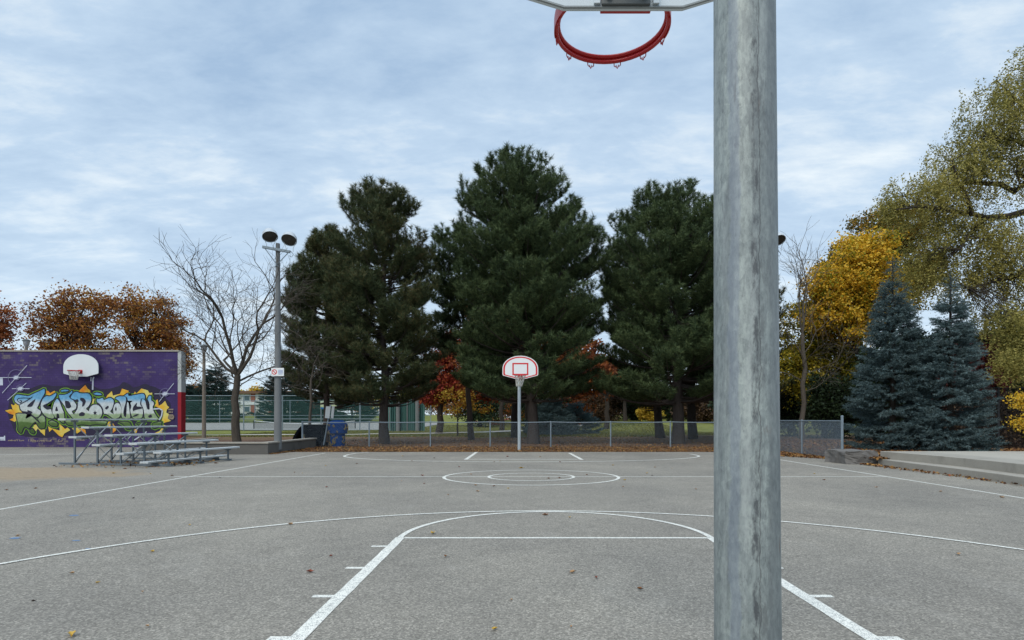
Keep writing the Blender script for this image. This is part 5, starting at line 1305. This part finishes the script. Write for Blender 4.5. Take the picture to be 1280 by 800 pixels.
FT = [(-75, 478, RUSTD, "rust"), (140, 474, YGRN, "olive"), (246, 482, RUST, "orange"), (300, 487, YGRN, "olive"), (322, 481, GOLD, "golden"), (345, 486, RUST, "orange"), (400, 488, DKGR, "dark green"), (452, 486, RUST, "orange"), (505, 488, YGRN, "olive"), (548, 492, RUST, "orange"), (600, 490, DKGR, "dark green"), (655, 492, RUST, "orange"), (716, 490, DKGR, "dark green"),
      (750, 497, BRNS, "brown"), (800, 497, DKGR, "dark green"), (835, 500, BRNS, "brown"), (875, 495, BRNS, "brown"), (930, 470, DKGR, "dark green"), (990, 450, YGRN, "olive"), (1060, 440, DKGR, "dark green"), (1150, 430, DKGR, "dark green"), (1250, 420, DKGR, "dark green")]
where = ["left of the frame", "behind the oaks by the wall", "over the school roof at its left", "over the school roof", "over the school roof behind the bare tree", "above the school beside the floodlight pole", "behind the leaning pine", "beyond the blue bin", "behind the batting cage", "behind the red maple", "far left of the hoop",
         "straight behind the hoop", "right of the central pine trunk", "on the leafy slope", "behind the leaning trunk", "left of the thick pine trunk", "beside the close pole", "hidden by the close pole", "beyond the bare sapling", "behind the golden maple", "behind the blue spruces", "behind the right thicket"]
for i, (px, top, mt, cn) in enumerate(FT):
    Yd = (165 + fr_.uniform(-8, 8)) if px < 600 else (88 + fr_.uniform(-6, 8)) if px < 900 else 52 + fr_.uniform(-3, 3)
    c0 = gp(px, Yd); H = pz(top, Yd) - c0[2]; rx = pw(34 if px > 380 else 17, Yd)
    broadleaf("distant_tree", "distant %s autumn tree %s" % (cn, where[i]), c0, (c0[0], Yd, c0[2] + H * .35), .3, [((c0[0] + rx * u, Yd + v_ * rx, c0[2] + H * h), (rx * .55, rx * .5, H * .26), 26) for u, v_, h in ((-.5, 0, .5), (.45, .2, .52), (0, -.2, .74), (.1, -.3, .32))], mt, .5 if Yd > 100 else .3, 45 if Yd > 100 else 60, rx * .32, 120 + i, gF, shell=.2, twig=False)

# ------------------------------------------------------------------ fallen leaves
LIT = NM("fallen_leaf_litter", .9)
c = LIT.ramp(LIT.geo.outputs["Random Per Island"], [(0, (.06, .028, .016)), (.3, (.13, .060, .025)), (.6, (.23, .115, .036)), (.85, (.40, .23, .07)), (1, (.22, .05, .028))]); LIT.color(c); LIT = LIT.m
rg = np.random.default_rng(77)
def litter(n, fx, fy, size, name, zoff=.012, seed=1, z=None):
    x = fx(n); y = fy(n, x); zz = (gz(x, y) if z is None else z) + zoff + rg.random(n) * .03
    q = leafquads(np.stack([x, y, zz], -1), size, rg, .75, 2.2); return struct(MB().soup(q, 4).build(name, LIT), "stuff")
litter(17000, lambda n: rg.uniform(-9.5, 10.4, n), lambda n, x: 23.45 + rg.random(n) ** 3.2 * 3.9, .058, "leaf_litter", .02)
litter(4500, lambda n: rg.uniform(-14, 15, n), lambda n, x: 27.3 + rg.random(n) ** 1.2 * 26, .085, "leaf_litter", .02)
litter(2600, lambda n: rg.uniform(9.0, 10.5, n), lambda n, x: 18.6 + rg.random(n) * 6.0 - (10.5 - x) * 0 + (10.5 - x) * 1.5, .085, "leaf_litter", .012, z=.0)
litter(420, lambda n: rg.normal(0, .09, n) + 10.05, lambda n, x: 16.85 - rg.random(n) ** 2 * 6.5, .07, "leaf_litter", .008, z=0.0)
litter(260, lambda n: rg.normal(10.45, .14, n), lambda n, x: 16.75 + rg.normal(0, .12, n), .08, "leaf_litter", .012, z=.178)
litter(420, lambda n: rg.uniform(-12.9, -9.6, n), lambda n, x: 17.3 + (x + 11) * .1 + rg.normal(0, .7, n), .07, "leaf_litter", .006, z=0.0)
litter(700, lambda n: rg.uniform(-9.55, -8.3, n) , lambda n, x: 21.9 + rg.random(n) * 2.2, .08, "leaf_litter", .006, z=0.0) if False else None
litter(380, lambda n: -9.55 + np.abs(rg.normal(0, .12, n)), lambda n, x: 21.8 + rg.random(n) * 4, .08, "leaf_litter", .008, z=0.0)
litter(2500, lambda n: rg.uniform(11.0, 20, n), lambda n, x: 17.1 + rg.random(n) * 3.5, .08, "leaf_litter", .03)
litter(6000, lambda n: rg.uniform(10.6, 17, n), lambda n, x: 17.9 + rg.random(n) * 9, .085, "leaf_litter", .03)
LEAFM = {k: plain("leaf_" + k.replace(" ", "_"), v_, .8, 0, .35, 60) for k, v_ in dict(yellow=(.52, .33, .06), brown=(.20, .085, .03), tan=(.40, .24, .12), dark=(.05, .035, .03), russet=(.24, .07, .04)).items()}
def fallen(px, py, wpx, colr, label, seed):
    rg2 = random.Random(seed); g_ = G(px, py); w_ = max(.028, wpx / F * g_.y)
    n = 10; pts = []; rot = rg2.uniform(0, 6.28)
    for i in range(n):
        a = 2 * math.pi * i / n; rr = .5 * w_ * (1.0 if i % 2 == 0 else .72) * (1.25 if i == 0 else 1)
        x, y = rr * math.cos(a), rr * .62 * math.sin(a)
        pts.append(Vector((x * math.cos(rot) - y * math.sin(rot), x * math.sin(rot) + y * math.cos(rot), .006 + abs(y) * .55 + .12 * w_ * abs(math.sin(a * 1.5 + seed)))))
    v = [Vector((0, 0, .004))] + pts; fs = [(0, i + 1, (i + 1) % n + 1) for i in range(n)]
    fs2 = [(0 + n + 1, (i + 1) % n + 2 + n, i + 2 + n) for i in range(n)]
    me = bpy.data.meshes.new("fallen_leaf")
    me.from_pydata([tuple(p) for p in v] + [(p.x, p.y, p.z - .0015) for p in v], [], fs + fs2); me.materials.append(LEAFM[colr])
    o = bpy.data.objects.new("fallen_leaf", me); COL.objects.link(o); o.location = (g_.x, g_.y, .004)
    return tag(o, label, "leaf", "fallen leaves scattered over the court")
NEARL = [(90, 795, 16, "yellow", "biggest yellow leaf on the near asphalt, by the bottom left corner"), (618, 788, 9, "yellow", "pale yellow leaf inside the near lane, closest to the camera"), (800, 737.5, 8, "brown", "brown curled leaf inside the near lane beside the close pole"),
         (541, 667.5, 10, "yellow", "yellow leaf just above the near free throw line at its left half"), (557, 696.5, 7, "brown", "brown leaf inside the near lane just below the free throw line"), (716, 716.5, 10, "tan", "flat tan leaf in the middle of the near lane"), (745, 723, 6, "russet", "thin reddish leaf right of the lane's middle"),
         (639, 751, 4, "tan", "tiny tan leaf left of centre inside the near lane"), (714, 785, 4, "tan", "tiny tan leaf at the bottom of the near lane"), (388, 716, 10, "russet", "reddish broken leaf left of the near lane between two lane marks"), (414, 696, 5, "russet", "small reddish leaf left of the upper lane mark"),
         (363, 656, 7, "tan", "tan leaf lying on the near three point line, left side"), (682, 644.5, 8, "brown", "brown leaf inside the top of the near free throw arc"), (712, 647.5, 5, "yellow", "small yellow leaf inside the top of the free throw arc"), (122, 729.5, 5, "yellow", "small yellow leaf on the empty asphalt at lower left"),
         (190, 690.5, 7, "yellow", "yellow leaf just below the left part of the three point line"), (178, 741, 4, "tan", "tiny tan leaf right of the small yellow one at lower left"), (90, 717.5, 6, "tan", "thin tan leaf below the three point line at far left"), (42, 753, 6, "dark", "dark shrivelled leaf on the asphalt near the left edge"),
         (23, 670.5, 5, "tan", "tan leaf beside a blue chalk smear at the left edge"), (237, 657, 4, "yellow", "small yellow leaf between the sideline and three point line at left"), (1198, 694, 9, "tan", "lone tan leaf right of the close pole near the right edge"), (184, 784, 4, "tan", "tiny tan leaf near the bottom at lower left")]
for i, (a, b_, c_, d_, e_) in enumerate(NEARL): fallen(a, b_, c_, d_, e_, i)
FARL = [(652, 585.5, 6, "yellow"), (589, 593.5, 5, "tan"), (594.5, 607, 4, "tan"), (617.5, 608.2, 4, "brown"), (597, 614.7, 5, "tan"), (635.5, 611, 3.5, "yellow"), (685.5, 598.5, 4, "brown"), (699, 598, 4, "brown"), (733.5, 594, 3.5, "brown"), (808.5, 592, 5, "yellow"), (815, 595, 3, "dark"), (781, 600.5, 4, "yellow"),
        (766, 582, 3, "yellow"), (819, 584.5, 3, "tan"), (779, 609, 3, "tan"), (528, 595, 5, "russet"), (634, 571, 4, "russet"), (675, 571.5, 3, "tan"), (618, 577.8, 4, "brown"), (625, 577, 3, "tan"), (574, 584, 3, "russet"), (502, 601.8, 3, "tan"), (530, 605, 3, "russet"), (1030, 600.5, 5, "brown"), (1018, 592.5, 3, "yellow"), (1096, 609.7, 4, "tan"),
        (1176, 615, 4, "tan"), (1252.5, 622.5, 6, "tan"), (378, 592, 3, "yellow"), (408, 609.5, 4, "russet"), (515, 576.8, 4, "brown"), (543, 573, 3, "dark"), (503, 570.5, 3, "yellow"), (446, 580, 3, "brown"), (407, 582.5, 3, "yellow"), (368, 591, 3, "brown"), (275, 597.5, 4, "dark"), (215, 595, 4, "brown"), (166.5, 623.5, 6, "dark"), (700, 578, 3, "russet"), (840, 586, 3, "tan"), (560, 619, 3, "tan"), (870, 612, 3, "tan")]
for i, (a, b_, c_, d_) in enumerate(FARL): fallen(a, b_, c_, d_, "small dry leaf on the far court between the near arc and the baseline", 50 + i)
BLL = [(156.5, 586.5, 5, "brown"), (142, 592, 4, "yellow"), (68, 582.5, 4, "dark"), (90, 584.5, 4, "tan"), (132, 584.7, 5, "tan"), (183, 585.5, 3, "yellow"), (243, 582, 4, "tan"), (270, 579.5, 5, "brown"), (188, 592.7, 3, "yellow"), (45, 611, 4, "brown"), (8, 613, 4, "brown")]
for i, (a, b_, c_, d_) in enumerate(BLL): fallen(a, b_, c_, d_, "small dry leaf on the dusty asphalt in front of the bleacher", 120 + i)

# grass blades on the lawn
GR = leafmat("grass_blades", [(.10, .115, .026), (.17, .18, .043), (.25, .225, .065)], .3, .3)
n = 60000; x = rg.uniform(-24, 16, n); y = 43 + rg.random(n) ** 1.2 * 45
x_, y_ = x, y
px_ = np.array(dens); keep = np.array([np.min((px_[:, 0] - a) ** 2 + (px_[:, 1] - b) ** 2) > 1.7 for a, b in zip(x, y)]) & ~((x < -12.6) & (y > 65))
x, y = x[keep], y[keep]; n = len(x)
zb_ = gz(x, y); h = .07 + .08 * rg.random(n); a = rg.random(n) * 6.28; lx, ly = np.cos(a), np.sin(a)
bp = np.stack([x, y, zb_], -1); wv = np.stack([lx, ly, 0 * lx], -1) * .05; tv = np.stack([rg.normal(size=n) * .05, rg.normal(size=n) * .05, h], -1)
struct(MB().soup(np.stack([bp - wv, bp + wv, bp + tv], 1), 3).build("grass", GR), "stuff")
